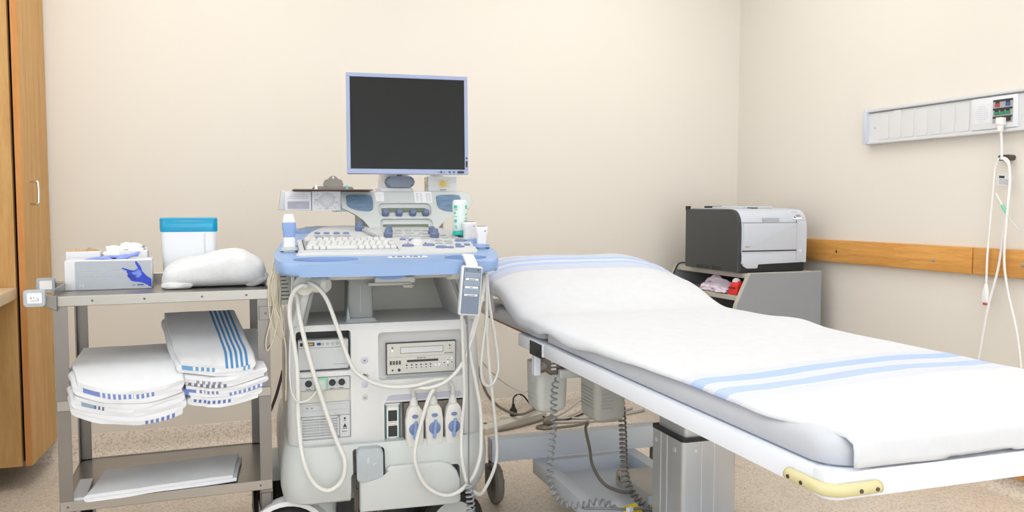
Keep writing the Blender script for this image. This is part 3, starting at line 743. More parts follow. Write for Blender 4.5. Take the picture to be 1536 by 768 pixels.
knt = MB().lathe([(.0145, 0), (.015, .014), (.012, .017), (.0105, .026), (.0085, .029), (.001, .0295)], seg=20).mesh('knob', 'blue_knob')
for x, y, m_ in ((-.036, .372, knt), (.056, .330, knm), (.043, .262, knt), (.195, .305, knm), (.194, .252, knt)): btn('knob', m_, x, y)
tg = MB().box(-.007, .007, -.0062, .0062, 0, .009, .0015, 1).mesh('slider', 'key_grey')
for i in range(8):
    t = i / 7; btn('slider', tg, -.024 + .030 * t ** 1.6, .372 - .118 * t)
# lettering marks on the blue rim
mk = MB()
for x, wd in ((.004, .008), (.018, .016), (.040, .006), (.056, .007), (.066, .014), (.086, .006)): mk.box(x, x + wd, .004, .010, 0, .0008)
up(mk.fn(lambda c: (c.x + .010, c.y - .012, .9515 + (c.y - .012) * .14 + .0006 + c.z)), 'rim_mark', 'ink_dark', tray)
up(MB().prism(rr(-.008, .108, -.002, .016, .003), 'z', 0, .0006).fn(lambda c: (c.x + .010, c.y - .012, .9512 + (c.y - .012) * .14 + c.z)), 'rim_label', 'paper', tray)
up(MB().box(-.262, -.248, .118, .130, .968, .980, .002, 1), 'drawer_catch', 'dark_grey', tray)
# probe holder rings left and right
up(MB().lathe([(.020, 0), (.027, .0), (.027, .01), (.020, .01)], (-.272, .11, .966), (0, .17, 1), 24, closed=True), 'probe_holder', 'console_grey', tray)
up(MB().lathe([(.021, 0), (.027, .0), (.027, .01), (.021, .01)], (.316, .12, .966), (0, .17, 1), 24, closed=True), 'probe_holder', 'blue_handle', tray)
up(MB().lathe([(.021, 0), (.027, .0), (.027, .01), (.021, .01)], (.310, .20, .980), (0, .17, 1), 24, closed=True), 'probe_holder', 'blue_handle', tray)
# -------- riser with speakers, displays, knobs
out = [(-.082, 1.152), (-.086, 1.120), (-.082, 1.092), (-.046, 1.075), (-.010, 1.058), (.008, 1.034), (.014, 1.008), (.240, 1.008), (.246, 1.036), (.268, 1.058), (.325, 1.074), (.366, 1.090), (.384, 1.118), (.370, 1.146), (.340, 1.153)]
ro = out
def RF(c): return (c.x, c.y + (c.z - 1.02) * .615, c.z)
rs = MB().prism(ro[::-1], 'y', .42, .50, .007, 3, fn=RF)
rs = up(rs, 'riser', 'console_grey')
cut(rs, MB().prism(rr(.040, .226, 1.064, 1.110, .018)[::1], 'y', .38, .428, fn=RF), MB().prism(rr(.042, .226, 1.018, 1.056, .016), 'y', .38, .428, fn=RF))
def onr(mb, name, m, d=0.0, par=None): return up(mb.fn(lambda c: RF(Vector((c.x, c.y + .42 - d, c.z)))), name, m, par or rs)
onr(MB().prism(rr(.052, .207, 1.080, 1.093, .003), 'y', .004, .009), 'display', 'lcd_green')
onr(MB().prism(rr(.052, .210, 1.025, 1.037, .003), 'y', .004, .009), 'display', 'lcd_green')
sp1 = smooth2([(-.066, 1.118), (-.060, 1.138), (.010, 1.139), (.022, 1.128), (.023, 1.096), (.012, 1.083), (-.030, 1.086), (-.062, 1.098)], 4)
sp2 = smooth2([(.250, 1.118), (.256, 1.138), (.325, 1.140), (.338, 1.128), (.336, 1.096), (.322, 1.084), (.285, 1.082), (.254, 1.094)], 4)
for s_ in (sp1, sp2):
    onr(MB().prism([(x, z) for x, z in s_], 'y', -.003, .002, .001, 1), 'speaker', 'speaker_mesh')
km2 = MB().lathe([(.0125, 0), (.0125, .012), (.0105, .014), (.010, .022), (.008, .024), (.001, .0245)], seg=20).mesh('knob', 'blue_knob')
for x in (.064, .111, .159, .205):
    inst(km2, 'knob', RF(Vector((x, .426, 1.073))), rs, (R(68), 0, 0))
onr(MB().prism(rr(.034, .064, 1.117, 1.148, .001), 'y', -.0008, .002), 'sticker', 'paper')
onr(MB().prism(rr(.172, .234, 1.112, 1.151, .001), 'y', -.0008, .002), 'sticker', 'paper')
ln = MB()
for i in range(6):
    for x in (.178, .192, .212, .222): ln.box(x, x + .008, -.0012, .0, 1.118 + i * .005, 1.1195 + i * .005)
for i in range(3): ln.box(.040 + .008 * i, .044 + .008 * i, -.0012, 0, 1.138, 1.1395); ln.box(.048, .050, -.0012, 0, 1.122 + .005 * i, 1.1235 + .005 * i)
onr(ln, 'sticker_text', 'ink_grey')
up(MB().box(-.03, .02, .50, .56, .93, 1.08, .01, 2), 'riser_support', 'motor_dark')
up(MB().box(.23, .28, .50, .56, .93, 1.08, .01, 2), 'riser_support', 'motor_dark')
# rear top deck behind riser
up(MB().loft([ringz(z, -.10, .36, .50 + a, .70, .03) for z, a in ((1.08, 0), (1.14, 0), (1.152, .008))]), 'top_deck', 'console_grey')
# document shelf on the left
dp = up(MB().prism([(-.292, 1.086), (-.078, 1.084), (-.078, 1.152), (-.282, 1.152)], 'y', .505, .56, .005, 2), 'document_shelf', 'panel_white')
# monitor foot + monitor
ft = up(MB().loft([ringz(z, .060 - a, .166 + a, .525 - a, .64, .02) for z, a in ((1.150, .010), (1.163, .008), (1.168, 0), (1.22, -.006))]), 'monitor_foot', 'probe_white')
up(MB().prism(rr(.072, .176, 1.166, 1.205, .018, 6), 'y', .500, .530, .008, 3), 'monitor_joint', 'joint_grey', ft)
up(MB().cyl((.125, .54, 1.195), (.130, .54, 1.26), .014), 'monitor_neck', 'clip_metal', ft)
mon = up(MB().box(-.2085, .2085, .0, .045, -.1705, .1705, .006, 2).box(-.15, .15, .04, .085, -.12, .12, .012, 2), 'monitor', 'monitor_back')
mon.location = (.1445, .452, 1.3815); mon.rotation_euler = (R(-2), 0, R(-3))
fr = MB()
for a in ((-.2095, .2095, .1585, .1715), (-.2095, .2095, -.1715, -.1545), (-.2095, -.1975, -.1546, .1586), (.1975, .2095, -.1546, .1586)): fr.box(a[0], a[1], -.008, .004, a[2], a[3], .0012, 1)
up(fr, 'bezel', 'bezel_blue', mon)
up(MB().box(-.198, .198, -.003, .002, -.155, .159), 'screen', 'screen', mon)
for x, r_ in ((.104, .0018), (.113, .0036), (.124, .0018), (.143, .0034), (.158, .0034)): up(MB().cyl((x, -.0095, -.1635), (x, -.006, -.1635), r_, seg=14), 'button', 'ink_dark', mon)
up(MB().prism(rr(.170, .194, -.1675, -.1595, .0035), 'y', -.0095, -.006), 'button', 'ink_dark', mon); up(MB().prism(rr(.2005, .2065, -.146, -.124, .0025), 'y', -.0095, -.006), 'button', 'ink_dark', mon); up(MB().cyl((.2035, -.0095, -.114), (.2035, -.006, -.114), .003, seg=12), 'button', 'ink_dark', mon)
# -------- devices in the body
vp = up(MB().box(-.2545, -.110, .046, .095, .6205, .708, .002, 1), 'video_printer', 'deck_grey')
up(MB().box(-.260, -.104, .088, .099, .617, .734), 'printer_bay', 'black_plastic')
up(MB().box(-.2535, -.111, .0445, .05, .686, .706, .001, 1), 'printer_strip', 'shell_grey', vp)
bs = MB().lathe([(.0048, 0), (.0045, .002), (.001, .0025)], (0, 0, 0), (0, -1, 0), 14).mesh('button', 'key_grey')
for x in (-.184, -.170, -.156, -.143, -.130): inst(bs, 'button', (x, .0445, .697), vp)
up(MB().box(-.229, -.208, .0438, .046, .6915, .7025), 'display', 'ink_dark', vp)
up(MB().box(-.2255, -.212, .0432, .0445, .694, .700), 'digits', 'ink_orange', vp)
up(MB().box(-.201, -.190, .0435, .046, .693, .701), 'button', 'ink_navy', vp)
up(MB().box(-.249, -.241, .0435, .046, .692, .702), 'button', 'ink_dark', vp)
up(MB().box(-.1535, -.121, .0440, .046, .6805, .6835), 'label_strip', 'carton_white', vp)
up(MB().box(-.155, -.115, .0452, .047, .6345, .636), 'lettering', 'ink_grey', vp)
up(MB().box(-.253, -.1115, .0452, .047, .685, .6856), 'door_line', 'ink_grey', vp)
# video recorder
vc = up(MB().box(.004, .214, .046, .12, .594, .686, .0015, 1), 'video_recorder', 'vcr_beige')
up(MB().box(.002, .216, .050, .060, .592, .6885), 'recorder_bezel', 'ink_dark', vc)
q = MB()
for a in ((.044, .176, .681 - .007, .6748), (.044, .176, .6555, .6563), (.044, .0448, .6555, .6748), (.1752, .176, .6555, .6748)): q.box(a[0], a[1], .0452, .047, min(a[2], a[3]), max(a[2], a[3]))
up(q, 'tape_slot_line', 'ink_dark', vc)
up(MB().box(.046, .1745, .0455, .0468, .657, .673), 'tape_flap', 'panel_white', vc)
up(MB().box(.064, .160, .0445, .047, .6285, .635), 'disc_slot', 'ink_dark', vc)
up(MB().box(.0045, .2135, .0456, .047, .6453, .6459), 'recorder_seam', 'ink_grey', vc)
vb = MB().box(-.0035, .0035, -.0015, .001, -.004, .004, .0005, 1).mesh('button', 'paper')
vd = MB().box(-.002, .002, -.0022, .001, -.0017, .0017).mesh('button_mark', 'ink_dark')
for x in (.063, .078, .092, .107, .122, .136): inst(vb, 'button', (x, .0455, .6125), vc); inst(vd, 'button_mark', (x, .0455, .6118), vc); inst(vd, 'button_mark', (x, .0455, .6195), vc)
for x in (.152, .163): inst(vb, 'button', (x, .0455, .616), vc)
for x, z in ((.178, .622), (.190, .630), (.190, .622), (.190, .613), (.202, .622), (.202, .634), (.196, .6655), (.020, .665)): inst(vb, 'button', (x, .0455, z), vc)
for x, z in ((.196, .674), (.196, .6655), (.020, .674), (.178, .622), (.190, .630), (.190, .613), (.202, .622)): inst(vd, 'button_mark', (x, .0453, z), vc)
dm = MB()
for i in range(4):
    for j in range(3): dm.box(.012 + i * .009, .018 + i * .009, .0445, .047, .623 + j * .004, .626 + j * .004)
for i in range(5): dm.box(.180 + i * .006, .183 + i * .006, .0445, .047, .646 + .004, .6525)
for x in (.095, .104, .114): dm.box(x, x + .007, .0445, .047, .6395, .641)
dm.cyl((.020, .044, .606), (.020, .047, .606), .0028, seg=10).cyl((.040, .044, .606), (.040, .047, .606), .0045, seg=12)
up(dm, 'recorder_print', 'ink_dark', vc)['kind'] = 'stuff'
# i/o column on the left
io = up(MB().box(-.2515, -.1085, .036, .05, .5625, .600, .001, 1), 'connector_panel', 'deck_grey')
jk = MB().lathe([(.0100, 0), (.0100, .003), (.008, .0035), (.008, .002), (.006, .002), (.006, .005), (.003, .005), (.003, .003)], (0, 0, 0), (0, -1, 0), 20).mesh('jack', 'ink_dark')
jr = MB().lathe([(.0125, 0), (.0125, .0012), (.0102, .0018), (.0102, 0)], (0, 0, 0), (0, -1, 0), 20).mesh('jack_ring', 'console_grey')
for x in (-.227, -.159, -.132): inst(jk, 'jack', (x, .036, .583), io); inst(jr, 'jack_ring', (x, .036, .583), io)
up(MB().prism(rr(-.205, -.176, .568, .598, .002), 'y', .030, .037, .001, 1), 'port_cover', 'glass_green', io)
up(MB().prism(rr(-.203, -.180, .564, .594, .004), 'y', .020, .034, .003, 2), 'lead_plug', 'console_grey', io)
for x in (-.210, -.1735, -.146): up(MB().box(x, x + .0012, .0352, .037, .563, .5995), 'divider', 'ink_grey', io)
tx = MB()
for x in (-.236, -.167, -.142): tx.box(x, x + .016, .0354, .037, .565, .5665)
up(tx, 'panel_print', 'ink_dark', io)
up(MB().box(-.2515, -.1085, .040, .05, .5245, .5610, .001, 1), 'blank_plate', 'vcr_beige')
dv = up(MB().box(-.2515, -.1085, .037, .05, .4845, .5235, .001, 1), 'disc_drive', 'deck_grey')
q = MB()
for a in ((-.245, -.117, .5175, .5180), (-.245, -.117, .5015, .5020), (-.245, -.2445, .5015, .518), (-.1175, -.117, .5015, .518)): q.box(a[0], a[1], .0364, .038, a[2], a[3])
q.box(-.236, -.228, .0364, .038, .508, .512); q.box(-.222, -.215, .0364, .038, .508, .512); q.cyl((-.150, .0362, .4905), (-.150, .038, .4905), .0016, seg=8)
up(q, 'drive_print', 'ink_grey', dv)
up(MB().prism(rr(-.131, -.121, .488, .4935, .0026), 'y', .035, .038), 'eject_button', 'panel_white', dv)
vg = up(MB().box(-.2515, -.140, .044, .05, .4185, .4835), 'vent_grille', 'ink_dark')
fr = MB()
for a in ((-.2515, -.140, .4765, .4835), (-.2515, -.140, .4185, .4255), (-.2515, -.2455, .4185, .4835), (-.146, -.140, .4185, .4835), (-.1975, -.1945, .42, .48)): fr.box(a[0], a[1], .036, .046, a[2], a[3], .0008, 1)
up(fr, 'grille_frame', 'deck_grey', vg)
for i in range(6): up(MB().box(-.246, -.1455, .037, .046, .4292 + i * .0083, .4325 + i * .0083), 'slat', 'deck_grey', vg)
ui = up(MB().box(-.1385, -.1085, .037, .05, .4185, .4835, .001, 1), 'status_plate', 'panel_white')
q = MB().cyl((-.124, .0362, .4735), (-.124, .038, .4735), .0032, seg=12); q.box(-.128, -.120, .0362, .038, .466, .4675); q.prism([(-.130, .447), (-.118, .447), (-.124, .459)], 'y', .0362, .038); q.box(-.131, -.117, .0362, .038, .4425, .444); q.box(-.130, -.119, .0362, .038, .434, .4352); q.cyl((-.131, .0362, .4346), (-.131, .038, .4346), .0016, seg=8)
up(q, 'status_symbol', 'ink_dark', ui)
# round badges
for z, m_ in ((.644, 'badge_lilac'), (.571, 'badge_lilac'), (.533, 'shell_grey')):
    b_ = up(MB().lathe([(.0105, 0), (.0105, .002), (.009, .003)], (-.065, .034, z), (0, -1, 0), 22), 'badge', m_)
up(MB().prism([(-.069, .646), (-.061, .646), (-.065, .639)], 'y', .0300, .0312), 'badge_symbol', 'joint_grey'); up(MB().prism([(-.069, .530), (-.061, .530), (-.065, .537)], 'y', .0300, .0312), 'badge_symbol', 'ink_grey')
up(MB().lathe([(.0085, 0), (.0085, .004), (.006, .004), (.005, .002)], (-.062, .034, .600), (0, -1, 0), 18), 'key_lock', 'chrome'); up(MB().box(-.0655, -.0585, .0285, .031, .599, .601), 'key_slot', 'ink_dark')
# probe port strip and slots
up(MB().prism([(-.002, .518), (.224, .518), (.230, .524), (.224, .534), (.02, .534), (.004, .530)], 'y', .029, .036), 'port_strip', 'ink_lilac')
ps = up(MB().box(-.004, .043, .050, .066, .380, .506, .001, 1), 'probe_port', 'alu')
up(MB().box(.0015, .0375, .048, .052, .395, .493), 'port_frame', 'alu_light', ps)
for a in ((.006, .033, .451, .484), (.006, .033, .404, .437)): up(MB().box(a[0], a[1], .0468, .050, a[2], a[3]), 'port_contacts', 'printer_black', ps)
up(MB().box(-.003, .0012, .049, .053, .385, .500), 'port_edge', 'pcb_teal', ps); up(MB().box(.0378, .042, .049, .053, .385, .500), 'port_edge', 'pcb_teal', ps)
up(MB().box(.008, .031, .046, .049, .440, .448, .001, 1), 'port_latch', 'chrome', ps)
for x in (.007, .032):
    for z in (.397, .491): up(MB().cyl((x, .046, z), (x, .05, z), .004, seg=12), 'screw', 'chrome', ps)
# wheels
def wheel(c, ax, r, wd, hubm, name='wheel', par=None):
    ax = Vector(ax).normalized(); c = Vector(c)
    o = up(MB().lathe([(r * .6, -wd / 2), (r * .93, -wd / 2), (r, -wd * .32), (r, wd * .32), (r * .93, wd / 2), (r * .6, wd / 2)], c, ax, 40), name, 'rubber', par)
    up(MB().lathe([(.0, wd * .56), (r * .55, wd * .56), (r * .70, wd * .52), (r * .74, wd * .40), (r * .74, -wd * .40), (r * .70, -wd * .52), (r * .55, -wd * .56), (0, -wd * .56)], c, ax, 40), 'hub_cap', hubm, o)
    return o
wheel((-.285, .09, .105), (-.25, -1, 0), .105, .05, 'shell_grey')
up(MB().loft([[(-.285 + r * math.cos(a) - .0 + dy * -.25, .09 - dy, .105 + r * math.sin(a)) for (r, dy) in ((.112, .03), (.126, .03), (.126, -.03), (.112, -.03))] for a in [R(20 + 140 * i / 14) for i in range(15)]]), 'fender', 'probe_white')
up(MB().cyl((-.195, .15, .07), (-.195, .15, .24), .05, .055, 24), 'wheel_post', 'console_grey')
wheel((.205, .085, .105), (.15, -1, 0), .105, .05, 'shell_grey')
up(MB().cyl((.275, .15, .08), (.270, .15, .24), .030, .036, 24), 'wheel_post', 'console_grey')
wheel((-.300, .64, .105), (1, 0, 0), .105, .05, 'console_grey'); wheel((.300, .64, .105), (1, 0, 0), .105, .05, 'console_grey')
up(MB().loft([[(x, .64 + r * math.cos(a), .105 + r * math.sin(a)) for (r, x) in ((.110, -.335), (.122, -.335), (.122, -.27), (.110, -.27))] for a in [R(20 + 140 * i / 14) for i in range(15)]]), 'fender', 'console_grey')

# ================================================================== things standing on / hanging from the machine
MM = Matrix.Translation(ML) @ Matrix.Rotation(R(MRZ), 4, 'Z')
def mw(p): return MM @ Vector(p)
def mthing(name, label, cat, loc, rz=0, group=None): return thing(name, label, cat, mw(loc), MRZ + rz, group)
# probe, left holder
pl = mthing('ultrasound_probe', 'blue and white ultrasound probe standing in the left holder of the machine', 'probe', (-.272, .11, .962))
def rings(levels): return [[(x, y, z) for x, y in rr(-a, a, -b, b, min(a, b) * .55, 4)] for z, a, b in levels]
MB().loft(rings(((-.02, .018, .014), (.0, .018, .015), (.046, .0165, .014)))).build('grip', 'probe_white', pl)
MB().loft(rings(((.046, .0165, .014), (.062, .0175, .014), (.070, .0195, .015), (.086, .020, .015), (.090, .0185, .014)))).build('collar', 'probe_blue', pl)
MB().loft(rings(((.090, .0185, .014), (.112, .0140, .011), (.114, .012, .009)))).build('head', 'probe_white', pl)
# two white probes, right holders
for (x, y, z, hh, rz_, lb, wd) in ((.318, .12, .958, .077, -5, 'shorter white ultrasound probe at the front of the right-hand holder', .017), (.304, .225, .975, .072, 12, 'wider white ultrasound probe behind the other in the right-hand holder', .020)):
    p_ = mthing('ultrasound_probe', lb, 'probe', (x, y, z), rz_, 'white probes in the right-hand holders')
    MB().loft(rings(((-.02, wd * .8, .012), (.03, wd * .86, .013), (hh * .62, wd * .9, .0135), (hh * .74, wd * 1.12, .0155), (hh * .95, wd * 1.15, .0155), (hh, wd * .95, .012)))).build('grip', 'probe_white', p_)
    MB().loft(rings(((hh, wd * .8, .010), (hh + .002, wd * .78, .009)))).build('lens', 'cable_grey', p_)
    MB().cyl((wd * .5, -.0165, hh * .82), (wd * .5, -.014, hh * .82), .002, seg=10).build('orientation_mark', 'ink_dark', p_)
# gel bottle upside down
gb = mthing('gel_bottle', 'clear gel bottle with green print standing upside down on its teal cap', 'bottle', (.283, .265, 1.004))
MB().lathe([(.001, 0), (.0245, .0), (.0255, .003), (.025, .010), (.022, .014)], seg=32).build('cap', 'gel_cap', gb)
MB().lathe([(.021, .0135), (.0235, .017), (.0245, .025), (.0250, .095), (.0245, .110), (.021, .116), (.001, .117)], seg=32).build('bottle', 'gel_clear', gb)
def bott(a0, a1, z, hh):   # print wrapped round the bottle
    pts = [R(a0 + (a1 - a0) * i / 6) for i in range(7)]
    return [[(.0253 * math.cos(a), .0253 * math.sin(a), zz) for zz in (z, z + hh)] for a in pts]
pm = MB()
for a0, a1, z, hh in ((205, 235, .088, .010), (212, 240, .082, .003), (300, 325, .086, .012), (205, 225, .070, .006), (205, 240, .060, .002), (300, 320, .066, .004), (208, 232, .042, .010), (298, 318, .054, .003), (300, 322, .046, .003), (205, 235, .028, .003), (300, 318, .036, .003), (300, 316, .026, .002), (215, 238, .022, .003)):
    rg = bott(a0, a1, z, hh)
    for a, b in zip(rg, rg[1:]):
        vs = [pm.bm.verts.new(v) for v in (a[0], b[0], b[1], a[1])]; pm.bm.faces.new(vs)
pm.build('printing', 'ink_green', gb, normals=False)['kind'] = 'stuff'
# clipboard
cb = mthing('clipboard', 'brown clipboard with a big metal clip lying on top of the machine', 'clipboard', (-.112, .505, 1.153), -1)
MB().box(-.132, .132, -.085, .22, .0, .0035, .001, 1).build('board', 'clipboard_brown', cb)
MB().prism([(-.070, .0035), (.070, .0035), (.064, .012), (.040, .014), (-.040, .014), (-.064, .012)], 'y', -.055, -.025, .001, 1).build('clip_base', 'clip_metal', cb)
ck = MB().prism(smooth2([(-.029, .012), (-.030, .030), (-.024, .036), (-.016, .038), (-.010, .046), (0, .049), (.010, .046), (.016, .038), (.026, .036), (.030, .030), (.030, .012)], 2), 'y', -.060, -.054, .001, 1).build('clip_plate', 'clip_metal', cb)
cut(ck, MB().cyl((0, -.07, .043), (0, -.04, .043), .0042, seg=14))
MB().cyl((-.034, -.05, .015), (.034, -.05, .015), .0045).build('clip_spring', 'chrome', cb)
MB().prism([(.040, .004), (.050, .004), (.047, .018), (.044, .019)], 'y', -.062, -.056).build('coloured_pin', 'teal_pin', cb)
MB().prism([(-.062, .004), (-.052, .004), (-.055, .016), (-.057, .017)], 'y', -.062, -.056).build('metal_pin', 'chrome', cb)
# printed sheets hanging from the clipboard / shelf
s1 = mthing('printed_sheet', 'printed paper sheet with a boxed table hanging at the far left of the document shelf', 'paper', (-.232, .500, 1.086))
MB().box(-.038, .048, 0, .001, 0, .062).build('sheet', 'paper', s1)
MB().box(-.030, .042, -.0008, .0005, .004, .030).build('printed_box', 'ink_lilac', s1)
q = MB()
for i in range(5): q.box(-.028, -.028 + random.uniform(.02, .06), -.0012, 0, .007 + i * .0045, .0082 + i * .0045)
for i in range(3): q.box(-.034 + random.uniform(0, .02), .040, -.0012, 0, .040 + i * .006, .0408 + i * .006)
q.build('printed_lines', 'ink_grey', s1)
s2 = mthing('printed_sheet', 'printed paper sheet with a round wheel diagram below the clipboard', 'paper', (-.130, .500, 1.084))
MB().box(-.050, .046, -.001, .0, 0, .066).build('sheet', 'paper', s2)
q = MB()
for r_ in (.0245, .0215, .017): q.lathe([(r_, 0), (r_ + .0008, 0), (r_ + .0008, .0005), (r_, .0005)], (.0, -.0012, .037), (0, -1, 0), 40, closed=True)
for i in range(12):
    a = R(30 * i); q.cyl((.004 * math.cos(a), -.0014, .037 + .004 * math.sin(a)), (.017 * math.cos(a), -.0014, .037 + .017 * math.sin(a)), .0003, seg=4)
for i in range(26):
    x = random.choice((-1, 1)) * random.uniform(.026, .042); z = random.uniform(.008, .06); q.box(x - .004, x + random.uniform(0, .005), -.0016, -.0008, z, z + .0009)
for i in range(10):
    x = random.uniform(-.03, .03); z = random.uniform(.004, .010); q.box(x - .004, x + .004, -.0016, -.0008, z, z + .0009)
q.build('printed_diagram', 'ink_grey', s2)
# tissue box
tb2 = mthing('tissue_box', 'small white tissue box printed with a yellow daisy on top of the machine', 'tissue box', (.282, .545, 1.1525), -4)
MB().box(-.052, .052, -.03, .09, 0, .054, .0015, 1).build('carton', 'carton_white', tb2)
mat('daisy_yellow', (214, 188, 84), .6, var=.1, vscale=60); mat('daisy_tan', (214, 200, 160), .6)
pt = MB()
for i in range(30):
    a = R(12 * i + random.uniform(-4, 4)); l0, l1 = .008, random.uniform(.020, .046); dx, dz = math.cos(a), math.sin(a)
    zz = lambda v: min(max(v, -.024), .024)
    p0 = (l0 * dx, l0 * dz); p1 = (max(-.049, min(.049, l1 * dx * 1.4)), zz(l1 * dz)); n_ = (-dz * .0011, dx * .0011)
    pt.prism([(p0[0] - n_[0], .027 + p0[1] - n_[1]), (p1[0], .027 + p1[1]), (p0[0] + n_[0], .027 + p0[1] + n_[1])], 'y', -.0308, -.0299)
pt.build('printed_petals', 'daisy_tan', tb2)
pt = MB().prism(ell(0, .027, .008, .009, 14), 'y', -.0312, -.0300)
for i in range(16):
    a = R(22.5 * i); pt.prism([(.006 * math.cos(a - .2), .027 + .006 * math.sin(a - .2)), (.017 * math.cos(a), .027 + .017 * math.sin(a)), (.006 * math.cos(a + .2), .027 + .006 * math.sin(a + .2))], 'y', -.0310, -.0301)
pt.build('printed_flower', 'daisy_yellow', tb2)
MB().box(-.010, .012, -.0308, -.0299, .0045, .0065).build('printed_name', 'ink_dark', tb2)
pt = MB()
for i in range(26): 
    y = random.uniform(-.02, .08); z = random.uniform(.004, .05); pt.box(-.0526, -.0519, y, y + random.uniform(.004, .012), z, z + random.uniform(.004, .010))
pt.build('printed_side', 'daisy_yellow', tb2)
crumple(-.015, .03, .058, .022, .016, .008, 1.7, .3).build('tissue', 'daisy_tan', tb2, ang=180)
# bed hand control hooked on the handle
rm = mthing('hand_control', 'grey table hand control with three labelled buttons hooked over the blue handle', 'remote control', (.221, -.112, .857))
RT = Matrix.Rotation(R(-5.5), 4, 'Y')
def rp(mb, n, m): return mb.xf(RT.inverted()).build(n, m, rm) if False else mb.xf(Matrix.Rotation(R(5.0), 4, 'Y')).build(n, m, rm)
rp(MB().box(-.030, .030, -.012, .014, -.072, .071, .006, 3), 'housing', 'probe_white')
rp(MB().prism(rr(-.026, .026, -.0665, .0665, .003), 'y', -.0132, -.011), 'face_plate', 'remote_grey')
for i, (z, tx_) in enumerate(((.0445, 'Backrest'), (.0215, 'Seat'), (-.001, 'Leg section'))):
    rp(MB().prism(rr(-.022, .0225, z - .0065, z + .0075, .002), 'y', -.0140, -.012), 'button_rim', 'carton_grey')
    rp(MB().prism(rr(-.0205, .021, z - .0052, z + .0062, .0015), 'y', -.0152, -.012, .0006, 1), 'button', 'remote_button')
    rp(MB().box(-.0195, .0195, -.0142, -.012, z - .0140, z - .0082), 'name_strip', 'paper')
    t_ = text(tx_, .0052, Matrix.Rotation(R(5.0), 4, 'Y') @ FY(.0, -.0145, z - .0128), 'lettering', 'ink_dark', rm, align='CENTER')
rp(MB().cyl((-.018, -.0140, .0600), (-.018, -.012, .0600), .002, seg=10).cyl((.016, -.0140, .0605), (.016, -.012, .0605), .0024, seg=10), 'indicator', 'ink_dark')
rp(MB().prism([(-.012, .060), (-.012, .078), (.045, .103), (.062, .100), (.060, .096), (.045, .097), (-.004, .074), (-.004, .060)], 'x', -.019, .014, .001, 1), 'hook', 'probe_white')

# ================================================================== cables of the machine (world coordinates)
def cable(name, label, pts, r, m, cat='cable', group=None, seg=8, n=6):
    base = Vector(pts[0]); o = MB().tube([Vector(p) - base for p in pts], r, seg, n).build(name, m, None, 180)
    o.location = base; return tag(o, label, cat, group)
def coil(pts, r_coil, r_wire, turns, seg=6, per=14):
    P = catmull(pts, 10); L = [0]
    for a, b in zip(P, P[1:]): L.append(L[-1] + (b - a).length)
    out = []; N = int(turns * per); e = None; k = 0
    for i in range(N + 1):
        d = L[-1] * i / N
        while k < len(L) - 2 and L[k + 1] < d: k += 1
        t = (d - L[k]) / max(1e-9, L[k + 1] - L[k]); p = P[k].lerp(P[k + 1], t); tg_ = (P[k + 1] - P[k]).normalized()
        if e is None: e = tg_.orthogonal().normalized()
        e = (e - tg_ * e.dot(tg_)).normalized(); b = tg_.cross(e); a = 2 * math.pi * i / per
        rc = r_coil * min(1, i / (per * .7), (N - i) / (per * .7))
        out.append(p + (e * math.cos(a) + b * math.sin(a)) * rc)
    return out
cable('probe_cable', 'thick white probe cable hanging in a deep loop at the left front of the machine', [(0.249, 2.463, 0.901), (0.256, 2.433, 0.83), (0.264, 2.412, 0.76), (0.29, 2.402, 0.642), (0.324, 2.400, 0.522), (0.355, 2.38, 0.423), (0.375, 2.362, 0.368), (0.366, 2.362, 0.31), (0.327, 2.362, 0.285), (0.287, 2.366, 0.311), (0.26, 2.375, 0.379), (0.252, 2.41, 0.483), (0.252, 2.415, 0.619), (0.244, 2.418, 0.706), (0.234, 2.42, 0.774), (0.235, 2.42, 0.822), (0.246, 2.41, 0.857), (0.266, 2.40, 0.875), (0.281, 2.405, 0.872)], .0068, 'cable_white')
def connector(name, label, pts, xl, zt, r=.0062):
    t = thing(name, label, 'cable', mw((xl, .03, .376)), MRZ, 'probe connectors and their cables')
    inv = t.matrix_basis.inverted()
    t_ = Matrix.Translation(mw((xl, .03, .376))) @ Matrix.Rotation(R(MRZ), 4, 'Z'); inv = t_.inverted()
    MB().tube([inv @ Vector(p) for p in pts], r, 8, 6).build('cable', 'cable_white', t, 180)
    lv = [(x_, z_) for x_, z_ in ((-.026, .006), (-.024, .001), (-.012, 0), (.012, 0), (.024, .001), (.0265, .006), (.0275, .080), (.022, .112), (.014, .124), (-.014, .124), (-.022, .112), (-.027, .080))]
    bdy = MB().prism(lv, 'y', -.022, .034, .006, 2).build('connector', 'cable_white', t)
    MB().prism([(-.0285, .003), (.0290, .003), (.0300, .132), (-.0295, .132)], 'y', .0, .0355).build('shroud', 'clip_metal', bdy)
    MB().lathe([(.014, 0), (.012, .018), (.007, .030), (.0065, .044)], (0, .0, .118), (0, -.1, 1), 18).build('strain_relief', 'cable_white', bdy)
    MB().prism(ell(0, .094, .0095, .006), 'y', -.0236, -.0215).build('logo', 'blue_button', bdy)
    kn = MB().lathe([(.0185, 0), (.018, .003), (.014, .004)], (.0, -.0220, .055), (0, -1, 0), 26).build('lock_knob', 'blue_button', bdy)
    MB().box(-.0042, .0042, -.034, -.022, -.030, .026, .002, 1).xf(Matrix.Translation((0, 0, .055)) @ Matrix.Rotation(R(6), 4, 'Y')).build('lock_lever', 'probe_blue', bdy)
    return t
connector('probe_connector', 'right-hand probe connector with its cable swinging left up to the hook', [(0.285, 2.415, 0.881), (0.308, 2.395, 0.869), (0.336, 2.395, 0.829), (0.364, 2.395, 0.749), (0.401, 2.394, 0.64), (0.44, 2.393, 0.596), (0.508, 2.39, 0.567), (0.584, 2.375, 0.567), (0.644, 2.374, 0.579), (0.685, 2.380, 0.576), (0.706, 2.39, 0.555), (.709, 2.397, .53)], .2005, .52)
